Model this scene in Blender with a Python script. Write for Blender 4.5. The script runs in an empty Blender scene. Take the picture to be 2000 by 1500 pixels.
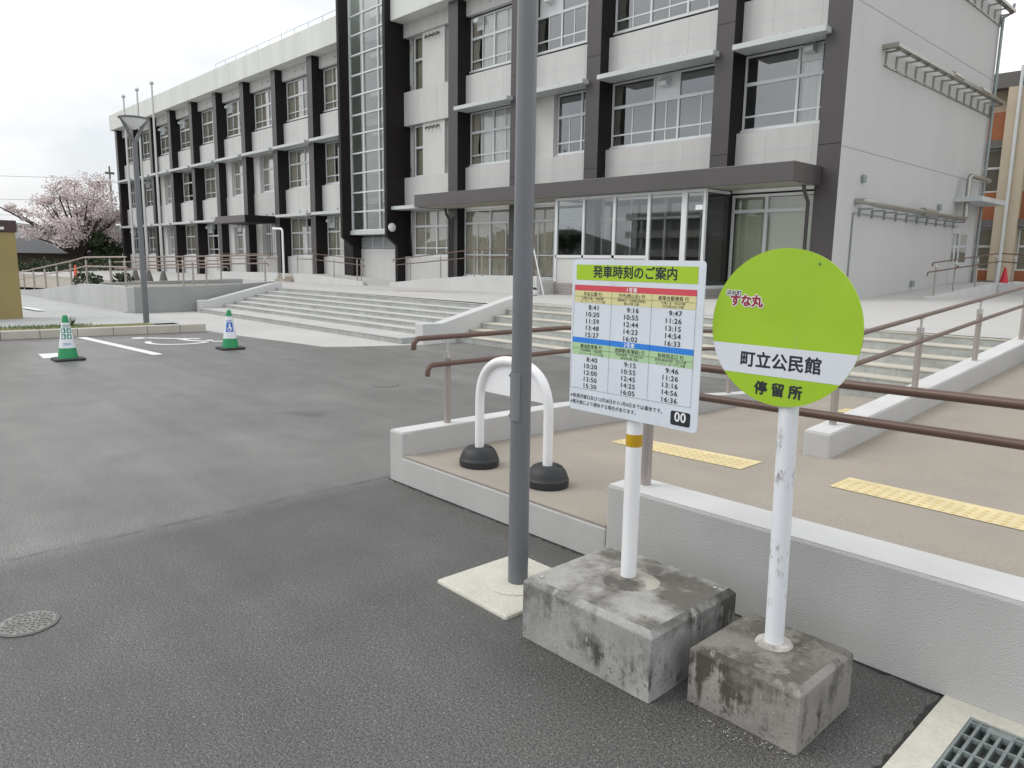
import bpy, math, random
from mathutils import Vector, Matrix
random.seed(7)
R = math.radians
sc = bpy.context.scene
# ------------------------------------------------------------------ camera
cam = bpy.data.cameras.new("camera"); co = bpy.data.objects.new("camera", cam)
sc.collection.objects.link(co)
RIGHT = Vector((0.684, 0.729, 0.015)); DOWN = Vector((0.130, -0.101, -0.986)); FWD = Vector((-0.718, 0.677, -0.164))
FWD.normalize(); RIGHT = (RIGHT - FWD * RIGHT.dot(FWD)).normalized(); DOWN = FWD.cross(RIGHT)
co.matrix_world = Matrix(((RIGHT.x, -DOWN.x, -FWD.x, 0), (RIGHT.y, -DOWN.y, -FWD.y, 0), (RIGHT.z, -DOWN.z, -FWD.z, 1.55), (0, 0, 0, 1)))
cam.sensor_width = 36; cam.lens = 36 * 1447.26 / 2000; cam.clip_start = 0.05; cam.clip_end = 3000
sc.camera = co
# ------------------------------------------------------------------ sky and sun
SUN_EL, SUN_AZ = 48, 222
w = bpy.data.worlds.new("World"); sc.world = w; w.use_nodes = True
nt = w.node_tree; nt.nodes.clear(); N = nt.nodes; L = nt.links
sky = N.new("ShaderNodeTexSky"); sky.sky_type = 'NISHITA'; sky.sun_disc = False
sky.sun_elevation = R(SUN_EL); sky.sun_rotation = R(SUN_AZ); sky.air_density = 1.2; sky.dust_density = 3
tc = N.new("ShaderNodeTexCoord"); mp = N.new("ShaderNodeMapping"); mp.inputs["Scale"].default_value = (1.2, 1.2, 3.2); mp.inputs["Location"].default_value = (2.1, 0.4, 0.6)
L.new(tc.outputs["Generated"], mp.inputs[0])
nz = N.new("ShaderNodeTexNoise"); nz.inputs["Scale"].default_value = 1.9; nz.inputs["Detail"].default_value = 6; nz.inputs["Roughness"].default_value = .52
L.new(mp.outputs[0], nz.inputs[0])
cr = N.new("ShaderNodeValToRGB"); cr.color_ramp.elements[0].position = .36; cr.color_ramp.elements[0].color = (.72, .745, .775, 1)
cr.color_ramp.elements[1].position = .56; cr.color_ramp.elements[1].color = (1.0, 1.0, 1.0, 1)
L.new(nz.outputs["Fac"], cr.inputs[0])
cm = N.new("ShaderNodeVectorMath"); cm.operation = 'SCALE'; cm.inputs["Scale"].default_value = 12.2
L.new(cr.outputs[0], cm.inputs[0])
nz2 = N.new("ShaderNodeTexNoise"); nz2.inputs["Scale"].default_value = 1.3; nz2.inputs["Detail"].default_value = 3
L.new(mp.outputs[0], nz2.inputs[0])
cr2 = N.new("ShaderNodeValToRGB"); cr2.color_ramp.elements[0].position = .3; cr2.color_ramp.elements[0].color = (.72, .72, .72, 1)
cr2.color_ramp.elements[1].position = .5; cr2.color_ramp.elements[1].color = (.97, .97, .97, 1)
L.new(nz2.outputs["Fac"], cr2.inputs[0])
mx = N.new("ShaderNodeMix"); mx.data_type = 'RGBA'
L.new(cr2.outputs[0], mx.inputs[0]); L.new(sky.outputs[0], mx.inputs[6]); L.new(cm.outputs[0], mx.inputs[7])
bg = N.new("ShaderNodeBackground"); bg.inputs["Strength"].default_value = .1
L.new(mx.outputs[2], bg.inputs[0]); wo = N.new("ShaderNodeOutputWorld"); L.new(bg.outputs[0], wo.inputs[0])
sl = bpy.data.lights.new("sun", 'SUN'); sl.energy = 1.25; sl.angle = R(34); sl.color = (1, .97, .92)
so = bpy.data.objects.new("sun", sl); sc.collection.objects.link(so)
az = R(SUN_AZ); sd = Vector((math.sin(az) * math.cos(R(SUN_EL)), math.cos(az) * math.cos(R(SUN_EL)), math.sin(R(SUN_EL))))
so.rotation_euler = sd.to_track_quat('Z', 'Y').to_euler(); so.location = (0, -20, 40)
vs = sc.view_settings; vs.view_transform = 'Standard'; vs.look = 'None'; vs.exposure = 0.1; vs.gamma = 1; vs.use_curve_mapping = False
sc.cycles.max_bounces = 8; sc.cycles.transparent_max_bounces = 16

# ------------------------------------------------------------------ materials
def nodes(name):
    m = bpy.data.materials.new(name); m.use_nodes = True
    t = m.node_tree; b = t.nodes["Principled BSDF"]
    return m, t, b
def pos(t, scale=(1, 1, 1)):
    g = t.nodes.new("ShaderNodeNewGeometry"); mpn = t.nodes.new("ShaderNodeMapping"); mpn.inputs["Scale"].default_value = scale
    t.links.new(g.outputs["Position"], mpn.inputs[0]); return mpn.outputs[0]
def noise(t, vec, scale, detail=4, rough=.55):
    n = t.nodes.new("ShaderNodeTexNoise"); n.inputs["Scale"].default_value = scale; n.inputs["Detail"].default_value = detail; n.inputs["Roughness"].default_value = rough
    t.links.new(vec, n.inputs[0]); return n.outputs["Fac"]
def ramp(t, fac, stops):
    r = t.nodes.new("ShaderNodeValToRGB"); e = r.color_ramp.elements
    while len(e) < len(stops): e.new(.5)
    for el, (p, c) in zip(e, stops):
        el.position = p; el.color = (c, c, c, 1) if not isinstance(c, tuple) else (*c, 1)
    t.links.new(fac, r.inputs[0]); return r.outputs[0]
def mul(t, a, b, mode='MULTIPLY', fac=1.0):
    n = t.nodes.new("ShaderNodeMix"); n.data_type = 'RGBA'; n.blend_type = mode
    if isinstance(fac, float): n.inputs[0].default_value = fac
    else: t.links.new(fac, n.inputs[0])
    for s, i in ((a, 6), (b, 7)):
        if isinstance(s, tuple): n.inputs[i].default_value = (*s, 1)
        else: t.links.new(s, n.inputs[i])
    return n.outputs[2]
def bump(t, b, h, strength, dist=.01):
    n = t.nodes.new("ShaderNodeBump"); n.inputs["Strength"].default_value = strength; n.inputs["Distance"].default_value = dist
    t.links.new(h, n.inputs["Height"]); t.links.new(n.outputs[0], b.inputs["Normal"])
def mat(name, col, rough=.6, var=.12, vs_=3., fine=0., fs=60., bs=0., bscale=80., bd=.004, metal=0., stretch=(1, 1, 1), spec=.5, coat=0.):
    m, t, b = nodes(name)
    b.inputs["Roughness"].default_value = rough; b.inputs["Metallic"].default_value = metal; b.inputs["Specular IOR Level"].default_value = spec
    b.inputs["Coat Weight"].default_value = coat
    p = pos(t, stretch)
    c = mul(t, col, ramp(t, noise(t, p, vs_), [(.25, 1 - var), (.75, 1 + var)]))
    if fine: c = mul(t, c, ramp(t, noise(t, pos(t), fs, 2), [(.3, 1 - fine), (.7, 1 + fine)]))
    t.links.new(c, b.inputs["Base Color"])
    if bs: bump(t, b, noise(t, pos(t), bscale, 3), bs, bd)
    return m
M = {}
M['frame'] = mat('white_aluminium', (.62, .65, .66), .35, .04)
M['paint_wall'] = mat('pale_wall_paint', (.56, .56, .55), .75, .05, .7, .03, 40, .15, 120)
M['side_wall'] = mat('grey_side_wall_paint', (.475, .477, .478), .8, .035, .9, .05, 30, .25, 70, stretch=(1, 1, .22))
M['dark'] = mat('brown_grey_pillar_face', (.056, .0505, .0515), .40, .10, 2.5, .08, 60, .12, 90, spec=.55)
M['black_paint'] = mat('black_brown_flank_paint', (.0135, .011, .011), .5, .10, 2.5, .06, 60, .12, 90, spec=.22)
M['canopy'] = mat('dark_brown_metal_panel', (.066, .059, .060), .36, .14, .55, .05, 30, .04, 40, spec=.7)
M['awning'] = mat('pale_awning_metal', (.50, .53, .54), .4, .05, 1.5)
M['parapet'] = mat('parapet_paint', (.62, .64, .62), .8, .09, 1.6, .03, 30, stretch=(1, 1, .12))
M['curtain'] = mat('beige_curtain', (.66, .62, .54), .9, .08, 3)
M['lace'] = mat('white_lace_curtain', (.82, .82, .80), .9, .05, 3)
M['blind'] = mat('pale_olive_blind', (.50, .52, .40), .9, .05, 2)
M['inside'] = mat('interior_plaster', (.55, .55, .53), .9, .1, .6)
M['soffit'] = mat('grey_olive_soffit', (.36, .36, .30), .7, .05)
M['tile'] = None
M['white_wall'] = mat('white_ramp_wall_paint', (.54, .55, .545), .8, .06, 1.2, .03, 60, .2, 150)
M['stucco'] = mat('white_sprayed_stucco', (.465, .465, .462), .6, .06, 3.5, .05, 200, .7, 150, .006, stretch=(1, 1, .25))
M['stucco_top'] = mat('white_smooth_coping', (.60, .605, .60), .6, .07, 3, .03, 120, .12, 160)
M['conc'] = mat('grey_and_shaded_concrete', (.31, .32, .315), .85, .12, 1.1, .06, 25, .2, 60)  # plain concrete, also the darkened tone for the retaining wall's shaded end
M['conc_wall'] = mat('cast_concrete_wall', (.44, .45, .445), .85, .13, .9, .06, 22, .2, 60, stretch=(1, 1, .35))
M['step'] = mat('grey_step_concrete', (.36, .375, .36), .85, .20, 2.2, .12, 14, .2, 60)
M['tread'] = mat('pale_step_tread', (.47, .475, .465), .85, .08, 1.5, .05, 25, .2, 60)
M['nosing'] = mat('cream_step_nosing', (.50, .475, .415), .8, .08, 2)
M['terrace'] = mat('pale_terrace_paving', (.46, .455, .44), .9, .07, .5, .06, 30, .15, 80)
M['plaza'] = mat('beige_plaza_gravel', (.30, .28, .235), .95, .15, .8, .15, 20)
M['apron'] = mat('pale_concrete_apron', (.47, .47, .455), .9, .07, .6, .05, 30, .15, 80)
M['path'] = mat('pale_path_concrete', (.42, .43, .43), .9, .08, .5, .05, 25)
M['kerb'] = None
M['tan'] = mat('tan_ramp_surface', (.32, .287, .245), .9, .10, 1.6, .16, 140, .4, 260, .003)
M['rail'] = mat('brown_handrail_vinyl', (.115, .066, .05), .38, .06, 4)
M['post'] = mat('taupe_post_paint', (.37, .335, .315), .35, .05, 4, metal=.35)
M['rail_far'] = mat('pale_brown_handrail', (.30, .225, .19), .45, .06, 4)
M['steel'] = mat('stainless_steel', (.62, .62, .61), .28, .04, 6, metal=1.)
M['lamp_grey'] = mat('grey_lamp_paint', (.15, .16, .175), .33, .06, 3, .04, 150)
M['lamp_glass'] = mat('lamp_diffuser', (.75, .77, .78), .3, .03)
M['black'] = mat('black_rubber', (.022, .024, .027), .55, .12, 8, .1, 90)
M['screw'] = mat('black_screw', (.01, .01, .01), .5, .02)
M['white_pl'] = mat('white_tube_coating', (.80, .81, .83), .32, .03, 3, coat=.2)
M['pole_white'] = None
M['board'] = mat('white_sign_face', (.64, .69, .76), .28, .02, 2)
M['lime'] = mat('lime_sign_face', (.37, .57, .028), .28, .03, 3)
M['lime_disc'] = mat('lime_disc_face', (.315, .52, .022), .25, .03, 3)
M['disc_white'] = mat('white_disc_band', (.66, .70, .76), .25, .03, 3)
M['red'] = mat('red_band_print', (.62, .075, .10), .35, .03)
M['blue'] = mat('blue_band_print', (.03, .22, .72), .35, .03)
M['yellow_p'] = mat('pale_yellow_print', (.68, .64, .33), .35, .02)
M['green_p'] = mat('pale_green_print', (.42, .62, .36), .35, .02)
M['ink'] = mat('black_ink', (.018, .022, .03), .4, .02)
M['ink_white'] = mat('white_ink', (.82, .84, .86), .4, .02)
M['ink_red'] = mat('dark_red_ink', (.27, .02, .045), .4, .02)
M['ochre'] = mat('ochre_reflective_tape', (.50, .30, .008), .3, .06, 20)
M['green'] = mat('green_cone_plastic', (.015, .27, .10), .42, .08, 6)
M['orange'] = mat('orange_cone_plastic', (.75, .10, .03), .45, .05, 6)
M['crimson'] = mat('red_cone_plastic', (.55, .02, .04), .45, .05, 6)
M['sleeve'] = mat('white_cone_sleeve', (.70, .74, .78), .4, .03, 6)
M['icon_green'] = mat('dark_green_icon', (.02, .22, .16), .4, .03, 6)
M['icon_blue'] = mat('blue_icon', (.02, .12, .50), .4, .03, 6)
M['line'] = mat('white_road_paint', (.72, .74, .74), .7, .10, 8, .1, 60)
M['yel_tile'] = None
M['lid'] = mat('worn_iron_lid', (.23, .23, .22), .5, .2, 18, .2, 120, metal=.3)
M['hatch'] = mat('hatch_grey_paint', (.185, .195, .21), .38, .05, 3)
M['iron'] = mat('cast_iron', (.13, .13, .125), .6, .2, 18, .2, 120, .3, 60)
M['galv'] = mat('galvanised_steel', (.27, .31, .31), .5, .15, 6, .1, 60, metal=.4)
M['pit'] = mat('dark_drain_pit', (.02, .02, .02), .9, .1)
M['insul'] = mat('pipe_lagging_steel', (.36, .36, .325), .36, .1, 4, metal=.75)
M['beige'] = mat('sand_wall_coating', (.30, .24, .105), .85, .06, 2, .06, 40, .2, 90)
M['brown'] = mat('dark_brown_cap', (.055, .03, .028), .5, .08)
M['roof'] = mat('grey_roof_tiles', (.085, .09, .095), .7, .15, 3, .15, 12)
M['house'] = mat('pale_house_wall', (.50, .51, .51), .8, .05)
M['house2'] = mat('dark_timber_wall', (.09, .075, .065), .8, .2, 2)
M['leaf'] = mat('evergreen_leaf', (.035, .055, .022), .7, .35, 1.6)
M['blossom'] = mat('cherry_blossom', (.70, .62, .615), .8, .14, .9)
M['bark'] = mat('dark_bark', (.045, .035, .03), .9, .25, 4)
M['grass'] = mat('dry_green_grass', (.16, .155, .055), .9, .35, 1.3)
M['grass2'] = mat('green_grass', (.06, .13, .02), .9, .3, 2)
M['orange_wall'] = mat('orange_wall_panel', (.31, .115, .052), .8, .1, 1)
M['beige_wall'] = mat('beige_wall_paint', (.50, .43, .325), .8, .06, .8)
M['visor'] = mat('grey_visor', (.13, .125, .12), .7, .1)
M['pole_alu'] = mat('flagpole_alloy', (.50, .51, .50), .35, .05, metal=.4)
M['ground'] = mat('bare_ground', (.24, .22, .18), .95, .2, .2, .1, 3)
M['hill'] = mat('wooded_hill', (.055, .07, .055), .95, .35, .02)
M['conc_block'] = mat('apartment_concrete', (.36, .35, .33), .9, .1, .3)
M['apt_glass'] = mat('apartment_window', (.16, .16, .16), .5, .1)
M['sand'] = mat('white_sandbag', (.6, .6, .6), .8, .1, 8)
M['roof_rail'] = mat('pale_blue_rail_paint', (.50, .62, .72), .5, .03)

def m_asphalt():
    m, t, b = nodes('asphalt')
    p = pos(t)
    c = ramp(t, noise(t, p, 190, 3, .7), [(.28, (.074, .0735, .0715)), (.55, (.166, .163, .158)), (.72, (.27, .265, .256))])
    c = mul(t, c, ramp(t, noise(t, p, .55, 4), [(.3, .80), (.7, 1.16)]))
    c = mul(t, c, ramp(t, noise(t, p, 2.8, 5, .6), [(.3, .86), (.7, 1.12)]))
    sx = t.nodes.new("ShaderNodeSeparateXYZ"); t.links.new(p, sx.inputs[0])
    ad = t.nodes.new("ShaderNodeMath"); ad.operation = 'MULTIPLY_ADD'; ad.inputs[1].default_value = .06; t.links.new(noise(t, p, 6, 3), ad.inputs[0]); t.links.new(sx.outputs["X"], ad.inputs[2])
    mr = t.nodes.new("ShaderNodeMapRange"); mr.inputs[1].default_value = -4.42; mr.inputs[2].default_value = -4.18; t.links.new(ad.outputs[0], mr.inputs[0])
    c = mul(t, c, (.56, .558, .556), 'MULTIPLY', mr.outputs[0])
    c = mul(t, c, ramp(t, noise(t, pos(t, (.25, 3.5, 1)), .9, 4), [(.35, .90), (.65, 1.07)]))
    c = mul(t, c, ramp(t, noise(t, p, 95, 2, .8), [(.36, .52), (.5, 1.0), (.64, 1.55)]))
    c = mul(t, c, ramp(t, noise(t, p, 260, 1, .8), [(.36, .6), (.64, 1.4)]))
    jl = t.nodes.new("ShaderNodeMath"); jl.operation = 'ADD'; jl.inputs[1].default_value = 4.335; t.links.new(ad.outputs[0], jl.inputs[0])
    ja = t.nodes.new("ShaderNodeMath"); ja.operation = 'ABSOLUTE'; t.links.new(jl.outputs[0], ja.inputs[0])
    jm_ = mul(t, ramp(t, ja.outputs[0], [(.004, 1.), (.030, 0.)]), ramp(t, noise(t, p, 5, 4), [(.42, .12), (.6, .75)]))
    c = mul(t, c, (.040, .039, .038), 'MIX', jm_)
    c = mul(t, c, (.045, .044, .042), 'MIX', ramp(t, noise(t, p, 1.25, 2, .4), [(.70, 0.), (.80, .55)]))
    v = t.nodes.new("ShaderNodeTexVoronoi"); v.inputs["Scale"].default_value = 34; t.links.new(p, v.inputs[0])
    c = mul(t, c, (.5, .49, .47), 'MIX', ramp(t, v.outputs["Distance"], [(.07, .5), (.115, 0.)]))
    t.links.new(c, b.inputs["Base Color"]); b.inputs["Roughness"].default_value = .42; b.inputs["Specular IOR Level"].default_value = .62
    bump(t, b, noise(t, p, 150, 3, .7), .5, .005)
    return m
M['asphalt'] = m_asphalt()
def m_block(name, base, stain, seed, thr):
    m, t, b = nodes(name)
    p = pos(t); off = t.nodes.new("ShaderNodeMapping"); off.inputs["Location"].default_value = (seed, seed * 2, seed); t.links.new(p, off.inputs[0])
    c = mul(t, base, ramp(t, noise(t, off.outputs[0], 5, 5, .6), [(.3, .78), (.7, 1.2)]))
    c = mul(t, c, ramp(t, noise(t, off.outputs[0], 130, 3, .7), [(.3, .82), (.7, 1.15)]))
    st = t.nodes.new("ShaderNodeMapping"); st.inputs["Scale"].default_value = (1, 1, .10); t.links.new(off.outputs[0], st.inputs[0])
    sx = t.nodes.new("ShaderNodeSeparateXYZ"); t.links.new(p, sx.inputs[0])
    ma = t.nodes.new("ShaderNodeMath"); ma.operation = 'MULTIPLY_ADD'; ma.inputs[1].default_value = .85; t.links.new(sx.outputs["Z"], ma.inputs[0]); t.links.new(noise(t, st.outputs[0], 13, 6, .66), ma.inputs[2])
    m2 = t.nodes.new("ShaderNodeMath"); m2.operation = 'MULTIPLY_ADD'; m2.inputs[1].default_value = .30; t.links.new(noise(t, off.outputs[0], 34, 4, .6), m2.inputs[0]); t.links.new(ma.outputs[0], m2.inputs[2])
    f1 = ramp(t, m2.outputs[0], [(thr + .30, 0.), (thr + .40, 1.)])
    f2 = ramp(t, noise(t, off.outputs[0], 3.4, 4, .6), [(.44, 0.1), (.58, 1.)])
    f = mul(t, f1, f2)
    c = mul(t, c, stain, 'MIX', f)
    f3 = ramp(t, noise(t, off.outputs[0], 38, 4, .7), [(.58, 0.), (.66, .8)])
    c = mul(t, c, (.05, .048, .04), 'MIX', mul(t, f3, f2))
    t.links.new(c, b.inputs["Base Color"]); b.inputs["Roughness"].default_value = .88
    bump(t, b, noise(t, p, 70, 5, .7), .45, .006)
    return m
M['block1'] = m_block('weathered_concrete', (.33, .33, .325), (.070, .067, .058), 3.1, .41)
M['block1_top'] = m_block('weathered_concrete_top', (.36, .355, .335), (.115, .11, .096), 7.7, .34)
M['block2'] = m_block('mossy_concrete', (.27, .26, .24), (.070, .066, .053), 5.3, .44)
M['block2_top'] = m_block('mossy_concrete_top', (.19, .18, .16), (.085, .08, .066), 6.1, .44)
M['mortar'] = m_block('pale_mortar', (.44, .42, .37), (.10, .095, .085), 9.2, .33)
M['mortar2'] = m_block('fresh_mortar', (.45, .43, .40), (.30, .28, .26), 4.2, .52)
M['pad'] = mat('cream_concrete_pad', (.53, .52, .46), .85, .09, 5, .08, 70, .2, 90)
def m_sign(name, col, seed):
    m, t, b = nodes(name); p = pos(t)
    o_ = t.nodes.new("ShaderNodeMapping"); o_.inputs["Location"].default_value = (seed, seed, seed); t.links.new(p, o_.inputs[0])
    c = mul(t, col, ramp(t, noise(t, o_.outputs[0], 4, 4), [(.3, .95), (.7, 1.05)]))
    sc_ = t.nodes.new("ShaderNodeMapping"); sc_.inputs["Scale"].default_value = (1, 1, .12); t.links.new(o_.outputs[0], sc_.inputs[0])
    c = mul(t, c, (.30, .30, .27), 'MIX', ramp(t, noise(t, sc_.outputs[0], 22, 5, .7), [(.60, 0.), (.80, .30)]))
    c = mul(t, c, (.22, .21, .18), 'MIX', ramp(t, noise(t, o_.outputs[0], 150, 2, .6), [(.72, 0.), (.80, .5)]))
    t.links.new(c, b.inputs["Base Color"])
    t.links.new(ramp(t, noise(t, o_.outputs[0], 7, 4), [(.3, .2), (.7, .42)]), b.inputs["Roughness"])
    bump(t, b, noise(t, p, 5, 2), .05, .02); return m
M['board'] = m_sign('white_sign_face', (.66, .71, .78), 1.3); M['lime_disc'] = m_sign('lime_disc_face', (.325, .53, .024), 4.1)
def m_pole():
    m, t, b = nodes('scuffed_white_pole')
    p = pos(t, (1, 1, .5))
    f = ramp(t, noise(t, p, 26, 5, .7), [(.55, 0.), (.65, .8)])
    g = ramp(t, noise(t, pos(t), 4.1, 2), [(.44, 0.), (.58, 1.)])
    c = mul(t, (.72, .75, .79), (.22, .20, .20), 'MIX', mul(t, f, g))
    t.links.new(c, b.inputs["Base Color"]); b.inputs["Roughness"].default_value = .35
    return m
M['pole_white'] = m_pole()
def m_grid(name, col, line, sx, sz, wdt, rough=.6, axes='XZ', var=.08):
    m, t, b = nodes(name)
    g = t.nodes.new("ShaderNodeNewGeometry"); s = t.nodes.new("ShaderNodeSeparateXYZ"); t.links.new(g.outputs["Position"], s.inputs[0])
    outs = []
    for ax, st in zip(axes, (sx, sz)):
        n = t.nodes.new("ShaderNodeMath"); n.operation = 'PINGPONG'; n.inputs[1].default_value = st / 2; t.links.new(s.outputs[ax], n.inputs[0])
        l = t.nodes.new("ShaderNodeMath"); l.operation = 'LESS_THAN'; l.inputs[1].default_value = wdt / 2; t.links.new(n.outputs[0], l.inputs[0]); outs.append(l.outputs[0])
    mxn = t.nodes.new("ShaderNodeMath"); mxn.operation = 'MAXIMUM'; t.links.new(outs[0], mxn.inputs[0]); t.links.new(outs[1], mxn.inputs[1])
    c = mul(t, col, ramp(t, noise(t, pos(t, (1, 1, .2)), 3), [(.3, 1 - var), (.7, 1 + var)]))
    c = mul(t, c, line, 'MIX', mxn.outputs[0])
    t.links.new(c, b.inputs["Base Color"]); b.inputs["Roughness"].default_value = rough
    return m
M['tile'] = m_grid('grey_base_tile', (.31, .29, .275), (.16, .155, .15), .2, .1, .012)
M['kerb'] = m_grid('kerb_stone', (.47, .45, .40), (.20, .19, .17), .6, 9., .016, .85, 'YZ')
M['spandrel'] = m_grid('pale_spandrel_panel', (.525, .525, .52), (.36, .36, .36), 1.45, 80., .014, .75, 'XZ', .05)
M['tile_floor'] = M['terrace']
def m_tactile():
    m, t, b = nodes('yellow_tactile_tile')
    c = mul(t, (.66, .56, .32), ramp(t, noise(t, pos(t), 6, 4), [(.3, .88), (.7, 1.1)]))
    t.links.new(c, b.inputs["Base Color"]); b.inputs["Roughness"].default_value = .7
    return m
M['yel_tile'] = m_tactile(); M['yel_dome'] = mat('worn_yellow_dome', (.57, .455, .225), .7, .1)
def m_glass(name, tint, refl):
    m = bpy.data.materials.new(name); m.use_nodes = True; t = m.node_tree; t.nodes.clear()
    tr = t.nodes.new("ShaderNodeBsdfTransparent"); tr.inputs[0].default_value = (*tint, 1)
    gl = t.nodes.new("ShaderNodeBsdfGlossy"); gl.inputs["Roughness"].default_value = .01; gl.inputs[0].default_value = (.95, .97, 1, 1)
    fr = t.nodes.new("ShaderNodeFresnel"); fr.inputs[0].default_value = 1.5
    ml = t.nodes.new("ShaderNodeMath"); ml.operation = 'MULTIPLY_ADD'; ml.inputs[1].default_value = refl; ml.inputs[2].default_value = .01; ml.use_clamp = True
    t.links.new(fr.outputs[0], ml.inputs[0])
    mxs = t.nodes.new("ShaderNodeMixShader"); t.links.new(ml.outputs[0], mxs.inputs[0]); t.links.new(tr.outputs[0], mxs.inputs[1]); t.links.new(gl.outputs[0], mxs.inputs[2])
    o = t.nodes.new("ShaderNodeOutputMaterial"); t.links.new(mxs.outputs[0], o.inputs[0]); return m
M['glass'] = m_glass('window_glass', (.95, .97, .96), 2.6)
M['glass_dark'] = m_glass('solar_window_glass', (.62, .66, .66), 4.9)
M['glass_entry'] = m_glass('entrance_glass', (.80, .84, .82), 3.0)
M['glass_clear'] = m_glass('clear_side_glass', (.93, .95, .94), .9)
M['glass_green'] = m_glass('green_tower_glass', (.86, .93, .89), 2.6)

# ------------------------------------------------------------------ mesh helpers
class MB:
    def __init__(s): s.v = []; s.f = []; s.mi = []; s.m = 0
    def add(s, vs_, fs_):
        o = len(s.v); s.v += [tuple(p) for p in vs_]; s.f += [tuple(i + o for i in f) for f in fs_]; s.mi += [s.m] * len(fs_); return s
    def box(s, x0, x1, y0, y1, z0, z1):
        return s.add([(x0, y0, z0), (x1, y0, z0), (x1, y1, z0), (x0, y1, z0), (x0, y0, z1), (x1, y0, z1), (x1, y1, z1), (x0, y1, z1)],
                     [(0, 3, 2, 1), (4, 5, 6, 7), (0, 1, 5, 4), (1, 2, 6, 5), (2, 3, 7, 6), (3, 0, 4, 7)])
    def prism(s, poly, ax, a, b):
        # poly in the two other axes (in order), extruded along ax from a to b
        def P(u, v, wv): return {'x': (wv, u, v), 'y': (u, wv, v), 'z': (u, v, wv)}[ax]
        n = len(poly); vs_ = [P(u, v, a) for u, v in poly] + [P(u, v, b) for u, v in poly]
        fs_ = [tuple(range(n))[::-1], tuple(range(n, 2 * n))] + [(i, (i + 1) % n, n + (i + 1) % n, n + i) for i in range(n)]
        return s.add(vs_, fs_)
    def tube(s, pts, r, n=12, cap=True):
        pts = [Vector(p) for p in pts]; rr = r if isinstance(r, (list, tuple)) else [r] * len(pts); vs_ = []; fs_ = []
        up = None
        for i, p in enumerate(pts):
            a = pts[max(i - 1, 0)]; b = pts[min(i + 1, len(pts) - 1)]; d = (b - a).normalized()
            if up is None: up = Vector((0, 0, 1)) if abs(d.z) < .9 else Vector((1, 0, 0))
            e1 = (up - d * up.dot(d)).normalized(); e2 = d.cross(e1); up = e1
            for k in range(n):
                t = 2 * math.pi * k / n; vs_.append(p + (e1 * math.cos(t) + e2 * math.sin(t)) * rr[i])
        for i in range(len(pts) - 1):
            for k in range(n): fs_.append((i * n + k, i * n + (k + 1) % n, (i + 1) * n + (k + 1) % n, (i + 1) * n + k))
        if cap: fs_ += [tuple(range(n))[::-1], tuple(range((len(pts) - 1) * n, len(pts) * n))]
        return s.add(vs_, fs_)
    def lathe(s, prof, c, n=24):
        vs_ = []; fs_ = []
        for r, z in prof:
            for k in range(n): t = 2 * math.pi * k / n; vs_.append((c[0] + r * math.cos(t), c[1] + r * math.sin(t), c[2] + z))
        for i in range(len(prof) - 1):
            for k in range(n): fs_.append((i * n + k, i * n + (k + 1) % n, (i + 1) * n + (k + 1) % n, (i + 1) * n + k))
        fs_ += [tuple(range(n))[::-1], tuple(range((len(prof) - 1) * n, len(prof) * n))]
        return s.add(vs_, fs_)
    def grid(s, xs, ys, zf):
        nx, ny = len(xs), len(ys); vs_ = [(x, y, zf(x, y)) for y in ys for x in xs]
        return s.add(vs_, [(j * nx + i, j * nx + i + 1, (j + 1) * nx + i + 1, (j + 1) * nx + i) for j in range(ny - 1) for i in range(nx - 1)])
    def poly(s, pts): return s.add(pts, [tuple(range(len(pts)))])
    def build(s, name, mats, parent=None, smooth=False, bevel=0., seg=2):
        me = bpy.data.meshes.new(name); o = bpy.data.objects.new(name, me); sc.collection.objects.link(o)
        off = Vector((0, 0, 0))
        if parent is not None:
            r = parent
            while r.parent is not None: r = r.parent
            off = Vector(r.location) if r.type == 'EMPTY' else Vector(r.get('_o', (0, 0, 0)))
            o.parent = parent
        me.from_pydata([tuple(Vector(v) - off) for v in s.v], [], s.f); me.update()
        for mt in (mats if isinstance(mats, list) else [mats]): me.materials.append(mt)
        for p, i in zip(me.polygons, s.mi): p.material_index = i
        if smooth:
            me.polygons.foreach_set("use_smooth", [True] * len(me.polygons)); me.set_sharp_from_angle(angle=R(38))
        if bevel:
            b = o.modifiers.new("bevel", 'BEVEL'); b.width = bevel; b.segments = seg; b.limit_method = 'ANGLE'; b.angle_limit = R(40)
        return o
def thing(name, label, cat, loc, group=None):
    o = bpy.data.objects.new(name, None); sc.collection.objects.link(o); o.location = loc; o.empty_display_size = .2
    o['label'] = label; o['category'] = cat
    if group: o['group'] = group
    return o
def tag(o, label, cat, group=None):
    o['label'] = label; o['category'] = cat
    if group: o['group'] = group
    return o
def struct(o): o['kind'] = 'structure'; return o
def dup(root, loc, rz=0, label=None):
    r = root.copy(); sc.collection.objects.link(r); r.location = loc; r.rotation_euler = (0, 0, rz)
    if label: r['label'] = label
    def rec(a, b):
        for ch in list(a.children):
            c = ch.copy(); sc.collection.objects.link(c); c.parent = b; rec(ch, c)
    rec(root, r); return r
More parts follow.
